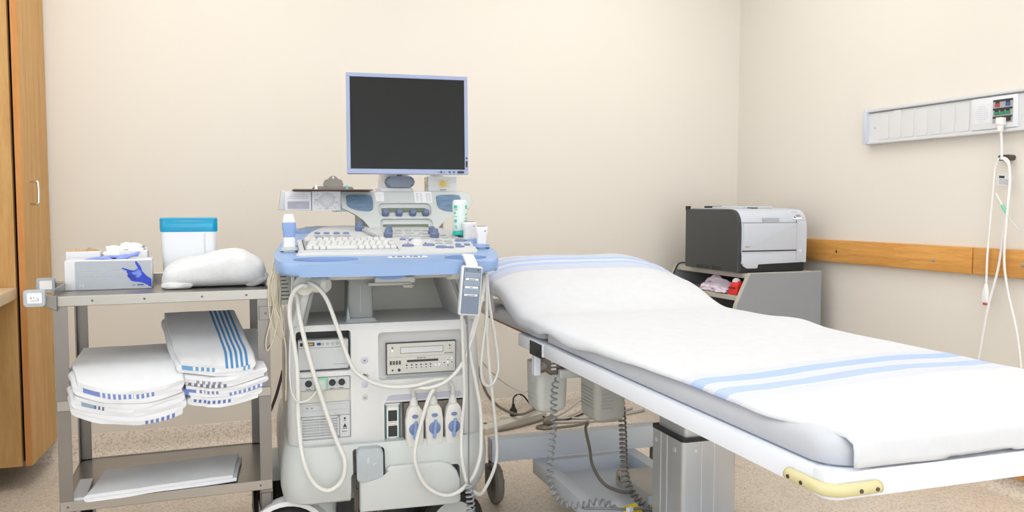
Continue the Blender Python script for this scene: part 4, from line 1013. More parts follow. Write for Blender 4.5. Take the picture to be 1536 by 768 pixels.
connector('probe_connector', 'left-hand probe connector whose cable crosses to the right of the machine', [(.589, 2.404, .53), (0.586, 2.392, 0.552), (0.603, 2.376, 0.558), (0.631, 2.37, 0.558), (0.678, 2.362, 0.575), (0.725, 2.358, 0.621), (0.758, 2.362, 0.694), (0.779, 2.372, 0.753), (0.801, 2.395, 0.822), (0.813, 2.429, 0.881)], .0805, .52)
connector('probe_connector', 'middle probe connector whose cable droops in a wide loop past the kick panel', [(.648, 2.400, .53), (0.646, 2.375, 0.552), (0.622, 2.352, 0.530), (0.591, 2.345, 0.439), (0.574, 2.333, 0.376), (0.582, 2.332, 0.325), (0.609, 2.331, 0.273), (0.659, 2.328, 0.241), (0.706, 2.325, 0.247), (0.75, 2.322, 0.289), (0.775, 2.331, 0.345), (0.785, 2.35, 0.4), (0.788, 2.365, 0.477), (0.772, 2.366, 0.571), (0.756, 2.366, 0.654), (0.76, 2.367, 0.715), (0.784, 2.38, 0.774), (0.807, 2.399, 0.832), (0.822, 2.428, 0.891)], .1405, .52)
cable('probe_cable', 'white cable hanging straight down at the right front then curling round the corner', [(0.745, 2.433, 0.889), (0.729, 2.364, 0.777), (0.731, 2.353, 0.635), (0.733, 2.35, 0.535), (0.721, 2.340, 0.438), (0.715, 2.324, 0.363), (0.722, 2.319, 0.307), (0.731, 2.313, 0.272), (0.763, 2.321, 0.234), (0.798, 2.349, 0.239), (0.846, 2.385, 0.308), (0.848, 2.395, 0.412), (0.836, 2.40, 0.537), (0.826, 2.408, 0.663), (0.825, 2.414, 0.788), (0.83, 2.438, 0.89)], .0055, 'cable_white')
cable('probe_cable', 'white cable in a short loop beside the right edge of the machine', [(0.824, 2.418, 0.892), (0.821, 2.404, 0.769), (0.806, 2.392, 0.678), (0.798, 2.388, 0.61), (0.804, 2.388, 0.559), (0.829, 2.395, 0.543), (0.854, 2.41, 0.562), (0.866, 2.42, 0.606), (0.856, 2.424, 0.691), (0.838, 2.427, 0.797), (0.834, 2.437, 0.89)], .0050, 'cable_white')
rc = [(0.734, 2.330, 0.786), (0.736, 2.325, 0.68), (0.737, 2.322, 0.518), (0.731, 2.306, 0.363), (0.728, 2.296, 0.283)]
cl = coil([(0.728, 2.296, 0.283), (0.732, 2.296, 0.236), (0.738, 2.299, 0.144), (0.75, 2.31, 0.06)], .011, .0028, 16)
hc = thing('control_cord', 'grey cord of the hand control, straight above and coiled near the floor', 'cable', (.734, 2.33, .786))
IV = Matrix.Translation((-.734, -2.33, -.786))
MB().tube([IV @ Vector(p) for p in rc], .0028, 8, 6).build('straight_cord', 'coil_grey', hc, 180)
MB().tube([IV @ p for p in cl], .0028, 6, 1).build('coiled_cord', 'coil_silver', hc, 180)
MB().tube([IV @ Vector(p) for p in ((.734, 2.335, .786), (.734, 2.333, .765), (.735, 2.331, .75))], .0045, 8, 3).build('strain_relief', 'coil_grey', hc, 180)
# thin beige ECG leads bundled at the left of the console
LD = {'beige lead in the long narrow loop nearest the console corner': [(0.224, 2.525, 0.964), (0.202, 2.506, 0.942), (0.191, 2.507, 0.893), (0.192, 2.507, 0.805), (0.198, 2.506, 0.746), (0.215, 2.505, 0.709), (0.226, 2.505, 0.725), (0.222, 2.505, 0.784), (0.206, 2.506, 0.864), (0.209, 2.506, 0.922), (0.223, 2.505, 0.957)],
      'beige lead whose loop hangs lowest beside the trolley': [(0.221, 2.505, 0.957), (0.209, 2.496, 0.923), (0.203, 2.492, 0.845), (0.186, 2.49, 0.767), (0.172, 2.488, 0.709), (0.175, 2.488, 0.679), (0.193, 2.49, 0.708), (0.205, 2.492, 0.766), (0.215, 2.50, 0.844), (0.212, 2.505, 0.913), (0.224, 2.505, 0.95)],
      'beige lead running from the console corner down the left side of the body': [(0.223, 2.495, 0.954), (0.199, 2.486, 0.905), (0.19, 2.483, 0.846), (0.205, 2.482, 0.787), (0.220, 2.476, 0.727), (0.226, 2.47, 0.67), (0.222, 2.46, 0.534)],
      'beige lead bulging furthest left over the trolley corner': [(0.226, 2.505, 0.95), (0.203, 2.506, 0.923), (0.182, 2.492, 0.864), (0.184, 2.490, 0.776), (0.202, 2.492, 0.726), (0.212, 2.497, 0.765), (0.207, 2.50, 0.824), (0.216, 2.505, 0.903), (0.23, 2.504, 0.942)]}
for k, v in LD.items(): cable('ecg_lead', k, v, .0022, 'cable_beige', 'cable', 'beige leads bundled at the left of the console', 6)
cable('ecg_lead', 'thin cream lead plugged into the connector panel left of the disc drive', [(0.244, 2.443, 0.903), (0.238, 2.43, 0.79), (0.231, 2.42, 0.653), (0.233, 2.415, 0.575), (0.248, 2.405, 0.542), (0.264, 2.40, 0.54), (0.286, 2.402, 0.548), (0.312, 2.412, 0.574)], .0022, 'cable_white', 'cable', None, 6)
# grey electrode pack hanging under the console corner
ep = mthing('cable_pouch', 'small grey printed pouch hanging under the left corner of the console', 'pouch', (-.288, .105, .855), 12)
MB().box(-.020, .020, -.004, .004, -.045, .07, .003, 2).build('pouch', 'motor_dark', ep)
q = MB()
for i in range(9): z = -.03 + i * .011; q.box(-.014 + random.uniform(0, .01), .016 - random.uniform(0, .012), -.0046, -.0038, z, z + .003)
q.build('printing', 'ink_dark', ep)['kind'] = 'stuff'
# dark mains cord from the back of the machine across the floor behind the trolley
cable('mains_cord', 'dark grey mains cord running down behind the trolley and along the floor', [(0.275, 3.14, 0.49), (0.256, 3.3, 0.346), (0.218, 3.45, 0.20), (0.165, 3.58, 0.06), (0.09, 3.60, 0.008), (-0.04, 3.55, 0.008)], .006, 'ink_dark')

# ================================================================== examination table (local: x across, y towards the head)
BLOC, BRZ = (0.909, 1.009, 0), -2.56
E_ = thing('examination_table', 'height-adjustable examination table with white steel frame and grey vinyl cushions', 'examination table', BLOC, BRZ)
BM_ = Matrix.Translation(BLOC) @ Matrix.Rotation(R(BRZ), 4, 'Z')
def bw(p): return BM_ @ Vector(p)
def ep_(mb, name, m, par=None, ang=35): return mb.build(name, m, par or E_, ang)
W_ = .775
fz0, fz1 = .640, .682
for xa_ in (0, W_ - .045): ep_(MB().box(xa_, xa_ + .045, .03, 1.285, fz0, fz1, .003, 2), 'side_rail', 'frame_white')
ep_(MB().prism(rr(-.0005, W_ + .0005, 0, .05, .014), 'z', fz0 - .0005, fz1 + .0005, .003, 2), 'foot_rail', 'frame_white')
ep_(MB().box(.03, W_ - .03, .04, 1.29, .655, .684), 'deck', 'base_white')
for xa_ in (0, W_ - .04): ep_(MB().box(xa_, xa_ + .04, 1.295, 1.53, fz0 - .002, fz1 - .002, .003, 2), 'head_rail', 'frame_white')
ep_(MB().box(.02, W_ - .02, 1.49, 1.53, fz0, fz1 - .004, .003, 1), 'head_crossbar', 'frame_white')
ep_(MB().box(-.004, .012, 1.302, 1.404, .633, .676, .001, 1), 'pivot_cover', 'black_plastic')
ep_(MB().cyl((-.008, 1.335, .645), (.0, 1.335, .645), .006), 'pivot_screw', 'ink_dark')
ep_(MB().box(.03, W_ - .03, 1.30, 2.03, .672, .684), 'head_board', 'plywood')
# cushions
def cushion(y0, y1, z0, z1, r, name):
    prof = ((z0, .006), (z0 + .004, .0), (z1 - .022, .0), (z1 - .008, .006), (z1, .022))
    return ep_(MB().loft([[(x, y, z) for x, y in rr(.012 + a, W_ - .012 - a, y0 + a, y1 - a, r, 8)] for z, a in prof]), name, 'vinyl_grey', ang=180)
cushion(.012, 1.325, .684, .738, .055, 'seat_cushion')
cushion(1.333, 2.06, .684, .738, .05, 'head_cushion')
# corner bumper (pale yellow) round the near foot corner
bz0, bz1 = .6435, .668
cpts = [(-.007, .092), (-.007, .03), (-.005, .010), (.010, -.005), (.03, -.007), (.088, -.007)]
cb_ = MB().tube([(x, y, .657) for x, y in cpts], .0118, 12, 6); cb_.fn(lambda c: (c.x, c.y, .657 + (c.z - .657) * .88)); cb_ = ep_(cb_, 'corner_bumper', 'bumper_yellow', ang=180)
for p, d in (((-.019, .078, .657), (-1, 0, 0)), ((-.019, .045, .657), (-1, 0, 0)), ((.045, -.019, .657), (0, -1, 0)), ((.076, -.019, .657), (0, -1, 0))):
    ep_(MB().lathe([(.0035, -.006), (.0035, .001), (.002, .001)], p, d, 10), 'screw', 'clip_metal', cb_)
# lift column
cx0, cx1, cy0, cy1 = .286, .458, .945, 1.13
co = ep_(MB().loft([[(x, y, z) for x, y in rr(cx0, cx1, cy0, cy1, .012, 4)] for z in (.06, .445)]), 'column_outer', 'alu')
ep_(MB().loft([[(x, y, z) for x, y in rr(cx0 - .001, cx1 + .001, cy0 - .001, cy1 + .001, .012, 4)] for z in (.445, .455)]), 'column_gasket', 'black_plastic', co)
ep_(MB().loft([[(x, y, z) for x, y in rr(cx0 + .014, cx1 - .014, cy0 + .014, cy1 - .014, .01, 4)] for z in (.40, .66)]), 'column_inner', 'alu', co)
for y in (1.072, 1.035): ep_(MB().box(cx0 - .0012, cx0 + .002, y - .0025, y + .0025, .06, .444), 'column_groove', 'alu_light', co)
for x in (.345, .385): ep_(MB().box(x - .0015, x + .0015, cy0 - .0012, cy0 + .002, .06, .444), 'column_groove', 'alu_light', co)
for y in (1.10, .99): ep_(MB().prism(rr(y - .006, y + .006, .408, .420, .002), 'x', cx0 - .002, cx0 + .001), 'column_plug', 'alu_light', co)
ep_(MB().lathe([(.006, 0), (.006, .002)], (.325, cy0 - .0005, .42), (0, -1, 0), 14), 'column_plug', 'alu_light', co)
ep_(MB().box(cx0 + .02, cx1 - .02, cy0 - .03, cy1 + .12, .615, .655, .004, 1), 'column_head', 'dark_grey')
# base: transverse beams, tray, casters
ep_(MB().box(.0, .71, 1.833, 1.893, .150, .236, .004, 2), 'head_beam', 'base_white')
ep_(MB().box(.0, .71, .42, .48, .150, .236, .004, 2), 'foot_beam', 'base_white')
tx0, tx1, ty0, ty1 = .160, .585, .48, 1.835
ep_(MB().box(tx0, tx0 + .05, ty0, ty1, .098, .152, .003, 2), 'tray_rail', 'base_white'); ep_(MB().box(tx1 - .05, tx1, ty0, ty1, .098, .152, .003, 2), 'tray_rail', 'base_white')
ep_(MB().box(tx0 + .05, tx1 - .05, ty0, ty1, .088, .100), 'tray_floor', 'base_white')
ep_(MB().box(tx0 + .05, tx1 - .05, 1.795, 1.833, .10, .150), 'tray_end', 'base_white')
ep_(MB().box(tx0 - .002, tx0 + .10, 1.20, 1.30, .150, .164, .003, 1), 'tray_bridge', 'base_white')
ep_(MB().box(cx0 - .03, cx1 + .03, cy0 - .03, cy1 + .03, .095, .11, .002, 1), 'column_foot', 'alu')
def bcaster(x, y, name='caster'):
    f = MB().cyl((x, y, .12), (x, y, .152), .016).box(x - .024, x + .024, y - .022, y + .022, .118, .136, .003, 1)
    f.box(x - .024, x - .018, y - .05, y + .02, .05, .125).box(x + .018, x + .024, y - .05, y + .02, .05, .125); f = ep_(f, name, 'dark_grey')
    ep_(MB().lathe([(.02, -.015), (.068, -.016), (.075, -.008), (.075, .008), (.068, .016), (.02, .015)], (x, y - .03, .075), (1, 0, 0), 32), 'wheel', 'cable_grey', f)
    ep_(MB().cyl((x - .03, y - .03, .075), (x + .036, y - .03, .075), .009), 'axle', 'chrome', f)
for x in (.012, .70):
    for y in (1.865, .45): bcaster(x, y)
# actuator motors under the frame
def motor(x0, x1, y0, y1, z0, z1, name, m, lines):
    o = ep_(MB().loft([[(x, y, z) for x, y in rr(x0 + a, x1 - a, y0 + a, y1 - a, .022, 5)] for z, a in ((z0, .014), (z0 + .008, .004), (z0 + .02, 0), (z1 - .03, -.003), (z1, -.003))]), name, m)
    for i in range(lines):
        z = z0 + .045 + i * .011
        ep_(MB().box(x0 + .018, x0 + (x1 - x0) * .55, y0 - .0035, y0 + .002, z, z + .003).box(x0 - .0035, x0 + .002, y0 + .02, y1 - .02, z, z + .003), 'rib', m, o)
    return o
m1 = motor(.040, .142, 1.44, 1.56, .425, .585, 'actuator_motor', 'motor_grey', 5)
ep_(MB().box(.10, .20, 1.40, 1.50, .545, .575, .004, 1), 'motor_cover', 'motor_grey', m1)
ep_(MB().prism([(.03, .64), (.20, .64), (.20, .565), (.075, .555), (.045, .575)], 'y', 1.42, 1.46, .003, 1), 'motor_bracket', 'clip_metal', m1)
for i in range(5): ep_(MB().box(.075, .092, 1.417, 1.421, .572 + i * .012, .578 + i * .012), 'rib', 'alu_light', m1)
ep_(MB().lathe([(.020, 0), (.020, .012), (.010, .014), (.010, .022), (.002, .022)], (.040, 1.425, .585), (-.3, -1, 0), 20), 'pivot_boss', 'clip_metal', m1)
ep_(MB().cyl((.19, 1.41, .553), (.20, 1.40, .549), .010), 'rubber_foot', 'rubber', m1)
ep_(MB().box(.012, .034, 1.40, 1.43, .56, .645, .003, 1), 'bracket_plate', 'frame_white', m1)
motor(.158, .262, 1.25, 1.38, .430, .66, 'actuator_motor', 'motor_dark', 6)
# control box in the tray
jb = ep_(MB().box(.400, .535, 1.36, 1.62, .101, .150, .005, 2), 'control_box', 'vcr_beige')
ep_(MB().box(.399, .536, 1.358, 1.362, .112, .140), 'control_box_end', 'base_white', jb)
ep_(MB().cyl((.403, 1.59, .13), (.396, 1.59, .13), .009, seg=12), 'green_plug', 'socket_green', jb)
# ---- cords of the table (bed-local points turned into world)
def bcable(name, label, pts, r, m, group=None): return cable(name, label, [bw(p) for p in pts], r, m, 'cable', group)
def bcoil(name, label, pts, rc_, rw, turns, m, group='coiled cords under the table'):
    t = thing(name, label, 'cable', bw(pts[0]), 0, group); b = bw(pts[0])
    MB().tube([p - b for p in coil([bw(p) for p in pts], rc_, rw, turns)], rw, 6, 1).build('coiled_cord', m, t, 180); return t
bcoil('coiled_cord', 'light grey coiled cord hanging from the first motor down into the tray', [(0.085, 1.40, 0.55), (0.066, 1.37, 0.49), (0.057, 1.35, 0.406), (0.048, 1.35, 0.301), (0.040, 1.32, 0.233), (0.065, 1.30, 0.182), (0.106, 1.27, 0.175), (0.151, 1.25, 0.188), (0.185, 1.24, 0.186), (.215, 1.22, .175)], .0095, .0030, 30, 'coil_silver')
bcoil('coiled_cord', 'dark grey coiled cord hanging straight from the second motor into the tray', [(0.262, 1.30, 0.52), (0.278, 1.31, 0.401), (0.298, 1.34, 0.276), (0.309, 1.34, 0.209), (0.330, 1.32, 0.162), (0.36, 1.28, 0.130), (.375, 1.22, .118)], .0105, .0034, 30, 'cable_grey')
bcoil('coiled_cord', 'heap of dark coiled cord lying in the tray beside the column', [(.25, 1.27, .118), (.285, 1.30, .118), (.33, 1.28, .120), (.34, 1.235, .135), (.30, 1.21, .150), (.26, 1.22, .140), (.255, 1.18, .118), (.30, 1.165, .118)], .012, .0034, 36, 'coil_grey')
bcable('table_cable', 'dark grey cord curving from the head beam down to the control box', [(.335, 1.72, .300), (.318, 1.70, .285), (.300, 1.62, .235), (.285, 1.56, .195), (.300, 1.50, .150), (.350, 1.47, .126), (.392, 1.46, .124)], .0058, 'cable_grey')
bcable('green_wire', 'thin copper-coloured earth wire beside the green plug in the tray', [(.392, 1.56, .17), (.38, 1.56, .165), (.378, 1.55, .14), (.392, 1.55, .125)], .002, 'ink_orange')
bcable('flat_cord', 'grey cord sweeping across the tray rail in front of the coiled heap', [(.12, 1.25, .172), (.18, 1.20, .182), (.24, 1.19, .176), (.30, 1.19, .172), (.36, 1.17, .150), (.40, 1.15, .13)], .0045, 'coil_grey')
yt = thing('yellow_tag', 'bright yellow folded tag lying in the tray by the column', 'tag', bw((.262, 1.185, .160)), 20)
MB().prism([(-.034, 0), (.034, 0), (.030, .022), (-.030, .022)], 'y', -.002, .002).fn(lambda c: (c.x, c.y + c.z * 1.2, c.z)).build('tag', 'tape_yellow', yt)
MB().box(-.030, -.012, -.003, .010, .012, .026).build('fold', 'paper', yt)

# ---- pillow under the blanket
pw = thing('pillow', 'white pillow under the blanket at the head of the table', 'pillow', bw((.37, 1.88, .738)), BRZ)
rings_ = []
for i in range(25):
    th = -math.pi / 2 + math.pi * i / 24; ring = []
    for j in range(40):
        ph = 2 * math.pi * j / 40; c, s_ = math.cos(ph), math.sin(ph); cz = max(0.02, math.cos(th)) ** .45
        ring.append((.310 * cz * abs(c) ** .5 * (1 if c > 0 else -1), .16 * cz * abs(s_) ** .6 * (1 if s_ > 0 else -1), .040 + .0395 * math.sin(th)))
    rings_.append(ring)
MB().loft(rings_).build('pillow', 'terry_flat', pw, ang=180)

MB().prism([(.02, .055), (-.06, .040), (-.085, -.022), (-.045, -.030), (-.02, .0)], 'x', -.372, -.369).fn(lambda c: (c.x - .012 * max(0, .03 - c.z) * 4, c.y, c.z)).build('pillowcase_flap', 'terry_flat', pw)

# ---- striped flannel blanket draped over table and pillow
BLU = (168, 190, 232)
bands = []
for y0, y1, c, a in ((.300, .345, BLU, .85), (.385, .432, BLU, .95)): bands.append((y0, y1, c, a))
for y0, y1 in ((.252, .292), (.350, .380), (.438, .470)):
    k = 5
    for i in range(k): bands.append((y0 + (y1 - y0) * i / k, y0 + (y1 - y0) * (i + .45) / k, (190, 200, 226), .8))
for y0, y1, c, a in ((1.905, 1.935, BLU, .8), (1.955, 1.99, BLU, .9)): bands.append((y0, y1, c, a))
for i in range(6): bands.append((1.855 + i * .008, 1.8585 + i * .008, (160, 176, 220), .85))
for i in range(5): bands.append((2.0 + i * .008, 2.0035 + i * .008, (150, 172, 220), .85))
stripe_mat('flannel_blanket', (211, 214, 220), bands, 1, bump=.12, bscale=500)
def sst(a, b, x):
    t = max(0.0, min(1.0, (x - a) / (b - a))); return t * t * (3 - 2 * t)
def top_z(x, y):
    base = .742
    px = 1 - max(0, abs(x - .37) - .20) / .17; px = max(0, min(1, px)); px = math.sin(px * math.pi / 2) ** .8
    py = .58 * sst(1.47, 1.76, y) + .42 * sst(1.70, 2.08, y)
    return base + .160 * py * (.74 + .26 * px)
def blanket(u, v):
    # v along the table (foot -> head), u across (near hem -> far hem)
    y = -.058 + 2.17 * v; yy = max(0.012, y)
    hang_n = .005 + .017 * sst(.60, 1.05, y) + .024 * sst(1.45, 1.85, y) + .007 * math.sin(y * 13 + .9) * sst(.8, 1.2, y) + .012 * math.exp(-((y - 1.33) / .05) ** 2) + .003 * noise.noise((y * 6, 3.1, 0))
    hang_n = max(.003, hang_n)
    hang_f = .05
    xn = .012 + .040 * sst(.22, .0, y) - .006 * sst(.3, .8, y); xf = W_ - .006
    width = xf - xn; tot = hang_n + width + hang_f; s = u * tot
    tz = lambda x: top_z(x, yy) + .0022 * noise.noise((x * 5, y * 4, 1.7)) + .0016 * noise.noise((x * 14, y * 9, 4.1)) + .012 * sst(.45, .75, x) * max(0, noise.noise((x * 2, y * 4.2, 9.0)) + .25) * sst(.2, .6, y)
    if s < hang_n:
        d = hang_n - s; x = xn - .005 - .006 * (1 - math.exp(-d * 40)) - .006 * math.sin(y * 13) * min(1, d * 20); z = tz(xn) - d - .006
    elif s < hang_n + width:
        q = s - hang_n; x = xn + q; e = min(q, width - q); z = tz(x) - .006 * math.exp(-e / .010)
        if q < .012: x -= .005 * (1 - q / .012)
    else:
        d = s - hang_n - width; x = xf + .012 * (1 - math.exp(-d * 40)); z = tz(xf) - d - .008
    if y < 0.012:     # hangs over the foot end
        d = .012 - y; z -= d * 1.0; yv = .004 - .004 * min(1, d / .02) + .002 * math.sin(x * 20)
        z = max(z, .689)
    else: yv = y
    if y > 2.05:
        d = y - 2.05; z -= d * 1.3; yv = 2.05 + d * .5
    yv += .12 * (x - .0) * sst(.0, .12, y) * sst(1.4, .6, y) * 0
    return Vector((x, yv, z))
NU, NV = 70, 170
def buv(u, v):
    y = -.058 + 2.17 * v; x = u * .82
    return (x, y - .15 * min(x, .55) * sst(1.2, .7, y) + .008 * math.sin(x * 11) + (.035 * math.exp(-((x - .02) / .07) ** 2)) * sst(1.6, 1.9, y))
bk = MB().grid(blanket, NU, NV, buv).build('blanket', 'flannel_blanket', None, ang=180)
bk.location = BLOC; bk.rotation_euler = (0, 0, R(BRZ))
mod(bk, 'SOLIDIFY', thickness=.0030, offset=1.0)
tag(bk, 'white flannel blanket with pale blue stripes spread over the whole table', 'blanket')

# ================================================================== power strip and floor cables by the back wall
ang_ = 27
st = thing('power_strip', 'beige multi-socket power strip lying on the floor by the back wall', 'power strip', (1.45, 3.835, 0), ang_)
MB().loft([[(x, y, z) for x, y in rr(-.23 + a, .23 - a, -.036 + a, .036 - a, .012, 4)] for z, a in ((.001, .002), (.030, 0), (.044, .010), (.046, .014))]).build('housing', 'body_inner', st)
for i in range(5): MB().prism(rr(-.16 + i * .075, -.12 + i * .075, -.016, .016, .006), 'z', .0455, .0475).build('socket', 'vcr_beige', st)
MB().prism(ell(-.20, 0, .010, .008), 'z', .0455, .050).build('switch', 'cable_grey', st)
pg = thing('black_plug_cord', 'black plug standing in the power strip with its black cord trailing to the right', 'cable', (1.452, 3.835, .048))
MB().loft([[(x, y, z) for x, y in rr(-a, a, -a * .9, a * .9, .005, 3)] for z, a in ((.0, .016), (.03, .016), (.042, .009), (.06, .007))]).build('plug', 'black_plastic', pg)
MB().tube([(0, 0, .055), (.02, .05, .075), (.055, .09, .082), (.095, .11, .07), (.14, .12, .02), (.19, .05, -.038), (.25, -.03, -.041), (.33, .0, -.041), (.47, .09, -.041), (.6, .1, -.041)], .0045, 8, 6).build('cord', 'black_plastic', pg, 180)
MB().prism([(-.006, -.04), (.006, -.04), (.008, .0), (-.004, .002)], 'y', -.001, .001).xf(Matrix.Translation((.058, .085, .082))).build('paper_tag', 'label_white', pg)
cable('floor_cable', 'thick grey cable sagging from the machine to the power strip', [(1.10, 3.35, 0.42), (1.248, 3.66, 0.22), (1.35, 3.79, 0.12), (1.422, 3.80, 0.075), (1.484, 3.80, 0.060), (1.58, 3.87, 0.062), (1.66, 3.93, 0.055)], .007, 'cable_grey')
cable('floor_cable', 'grey cable lying along the front of the power strip with a looped end', [(1.10, 3.70, 0.008), (1.254, 3.73, 0.008), (1.366, 3.744, 0.008), (1.461, 3.775, 0.008), (1.559, 3.82, 0.008), (1.63, 3.845, 0.012), (1.66, 3.80, 0.016), (1.60, 3.76, 0.010), (1.54, 3.74, 0.008), (1.56, 3.69, 0.008), (1.65, 3.69, 0.008), (1.75, 3.70, 0.008), (1.88, 3.78, 0.008)], .006, 'cable_grey')
MB_pl = thing('cable_adapter', 'round grey cable adapter lying beside the end of the power strip', 'plug', (1.622, 3.765, .026), 25)
MB().lathe([(.004, -.05), (.012, -.035), (.022, -.02), (.024, .01), (.020, .016), (.004, .018)], (0, 0, 0), (1, 0, 0), 18).build('adapter', 'cable_grey', MB_pl)
cable('floor_cable', 'pale grey cable rising in a narrow loop against the skirting', [(1.70, 3.88, 0.008), (1.78, 3.90, 0.03), (1.86, 3.925, 0.07), (1.91, 3.935, 0.078), (1.92, 3.93, 0.060), (1.86, 3.90, 0.025), (1.76, 3.86, 0.008), (1.685, 3.85, 0.008), (1.772, 3.83, 0.008), (1.858, 3.80, 0.008), (2.04, 3.85, 0.008), (2.162, 3.90, 0.008)], .006, 'cable_pale')
cable('floor_cable', 'pale cable bundle running on along the floor under the table', [(1.60, 3.80, 0.008), (1.75, 3.76, 0.008), (1.90, 3.74, 0.008), (2.05, 3.80, 0.008), (2.2, 3.84, 0.008)], .0075, 'cable_pale')
cable('thin_cord', 'thin white cord sagging against the back wall between machine and table', [(1.05, 3.15, 0.48), (1.141, 3.294, 0.40), (1.257, 3.42, 0.31), (1.359, 3.46, 0.255), (1.40, 3.423, 0.29), (1.43, 3.36, 0.36), (1.44, 3.2, .46)], .003, 'cable_white')

# ================================================================== printer stand in the corner
S = thing('printer_stand', 'grey laminate printer stand with open shelves in the far corner', 'stand', (2.55, 3.5, 0))
SM = Matrix.Translation((-2.55, -3.5, 0))
def sp_(mb, name, m, par=None): return mb.xf(SM).build(name, m, par or S)
sx1 = 2.805
prof = [(2.30, 0.0), (sx1, 0.0), (sx1, .786), (2.396, .786), (2.385, .775), (2.318, .64), (2.300, .56)]
for y0 in (3.200, 3.828):
    p_ = sp_(MB().prism(prof, 'y', y0, y0 + .022, .001, 1), 'side_panel', 'stand_grey')
    e = MB()
    pts = [(2.2985, .02), (2.2985, .56), (2.3165, .6405), (2.3835, .776), (2.3945, .7872), (sx1, .7872)]
    for a, b in zip(pts, pts[1:]):
        n_ = Vector((b[1] - a[1], -(b[0] - a[0]))).normalized() * .0035
        e.prism([(a[0], a[1]), (b[0], b[1]), (b[0] + n_.x, b[1] + n_.y), (a[0] + n_.x, a[1] + n_.y)], 'y', y0 - .0008, y0 + .0228)
    sp_(e, 'edge_trim', 'stand_edge', p_)
sp_(MB().box(2.39, sx1 - .004, 3.222, 3.828, .762, .784).box(2.382, 2.391, 3.222, 3.828, .761, .785, .002, 1), 'top_shelf', 'stand_edge')
sp_(MB().box(2.342, sx1 - .02, 3.222, 3.828, .660, .680).box(2.334, 2.343, 3.222, 3.828, .657, .681, .002, 1), 'lower_shelf', 'stand_edge')
sp_(MB().box(2.31, sx1 - .02, 3.222, 3.828, .10, .12), 'bottom_shelf', 'stand_edge')
sp_(MB().box(sx1 - .02, sx1 - .008, 3.222, 3.828, .02, .762), 'back_panel', 'stand_dark')
# crumpled lilac paper + red paper bag on the lower shelf
def sheetc(x, y0, y1, z0, z1, seed, m, name, par, amp=.02, bulge=.05):
    def f(u, v):
        y = y1 + (y0 - y1) * u; z = z0 + (z1 - z0) * v
        ed = .012 * noise.noise((u * 5 + seed, v * 5, 2.2))
        return Vector((x + bulge * math.sin(u * math.pi) * -.3 + amp * noise.noise((u * 2.6 + seed, v * 2.6, 0)) + amp * .7 * abs(noise.noise((u * 5 + seed, v * 6, 3))), y + ed * 1.4, z + ed * (v - .1)))
    o = MB().grid(f, 14, 10).build(name, m, par, ang=15); mod(o, 'SOLIDIFY', thickness=.0012); return o
lp = thing('crumpled_paper', 'crumpled pale lilac paper spilling from the stand shelf under the printer', 'paper', (2.38, 3.44, .682))
LM = Vector((2.38, 3.44, .682))
def lf(u, v):
    y = .115 - .235 * u; top = .073 - .045 * sst(.25, 1.0, u) - .02 * sst(.2, 0, u); z = .003 + top * v
    w = noise.noise((u * 3, v * 3, .4))
    return Vector((-.034 + .05 * v + .022 * w + .02 * abs(noise.noise((u * 6, v * 5, 7))), y + .012 * noise.noise((v * 4, u * 3, 3)), max(.002, z + .010 * noise.noise((u * 5, v * 3, 8)) * v)))
o = MB().grid(lf, 18, 12).build('sheet', 'paper_lilac', lp, ang=12); mod(o, 'SOLIDIFY', thickness=.0012)
def lf2(u, v):
    y = .09 - .21 * u; z = .004 + .034 * v * (1 - .4 * u)
    return Vector((-.046 + .022 * v + .016 * noise.noise((u * 5, v * 3, 11)), y + .01 * noise.noise((v * 4, u * 5, 13)), max(.002, z + .008 * noise.noise((u * 9, v * 2, 15)))))
o = MB().grid(lf2, 18, 8).build('torn_edge', 'paper_lilac', lp, ang=12); mod(o, 'SOLIDIFY', thickness=.0012)
rb = thing('red_paper_bag', 'small red paper bag with white top beside the lilac paper', 'bag', (2.37, 3.272, .682), 8)
MB().loft([[(x, y, z) for x, y in q] for z, q in ((.001, [(-.030, -.030), (.045, -.034), (.045, .038), (-.026, .034)]), (.045, [(-.022, -.030), (.04, -.028), (.04, .032), (-.020, .026)]), (.062, [(-.006, -.022), (.03, -.02), (.03, .02), (-.006, .016)]))]).build('bag', 'paper_red', rb, ang=20)
MB().loft([[(x, y, z) for x, y in q] for z, q in ((.058, [(-.010, -.010), (.012, -.012), (.012, .022), (-.010, .022)]), (.070, [(-.006, -.014), (.010, -.012), (.008, .018), (-.006, .020)]), (.077, [(-.002, -.004), (.004, -.004), (.004, .010), (-.002, .012)]))]).build('white_top', 'paper', rb, ang=20)
for i in range(4):
    MB().box(-.0285 + .0002, -.0235, .018 - i * .011, .026 - i * .011, .030, .0345).build('printed_mark', 'ink_dark', rb)
bp_ = MB().box(.046, .12, -.046, .0, .001, .036, .003, 1).build('red_box', 'paper_red', rb)
# printer
P = thing('laser_printer', 'dark grey and white laser printer on the corner stand', 'printer', (2.54, 3.45, .7855), 0)
PM = Matrix.Translation((-2.54, -3.45, -.7855))
def pp(mb, name, m, par=None, ang=35): return mb.xf(PM).build(name, m, par or P, ang)
px0, px1, py0, py1, pz0, pz1 = 2.346, 2.735, 3.232, 3.685, .7865, 1.082
sideprof = [(py0 + .006, pz0 + .002), (py0 + .004, .99), (py0 + .006, 1.02), (py0 + .012, 1.045), (py0 + .026, 1.066), (py0 + .046, 1.079), (py0 + .075, pz1 + .003), (py1, pz1 + .003), (py1, pz0 + .002)]

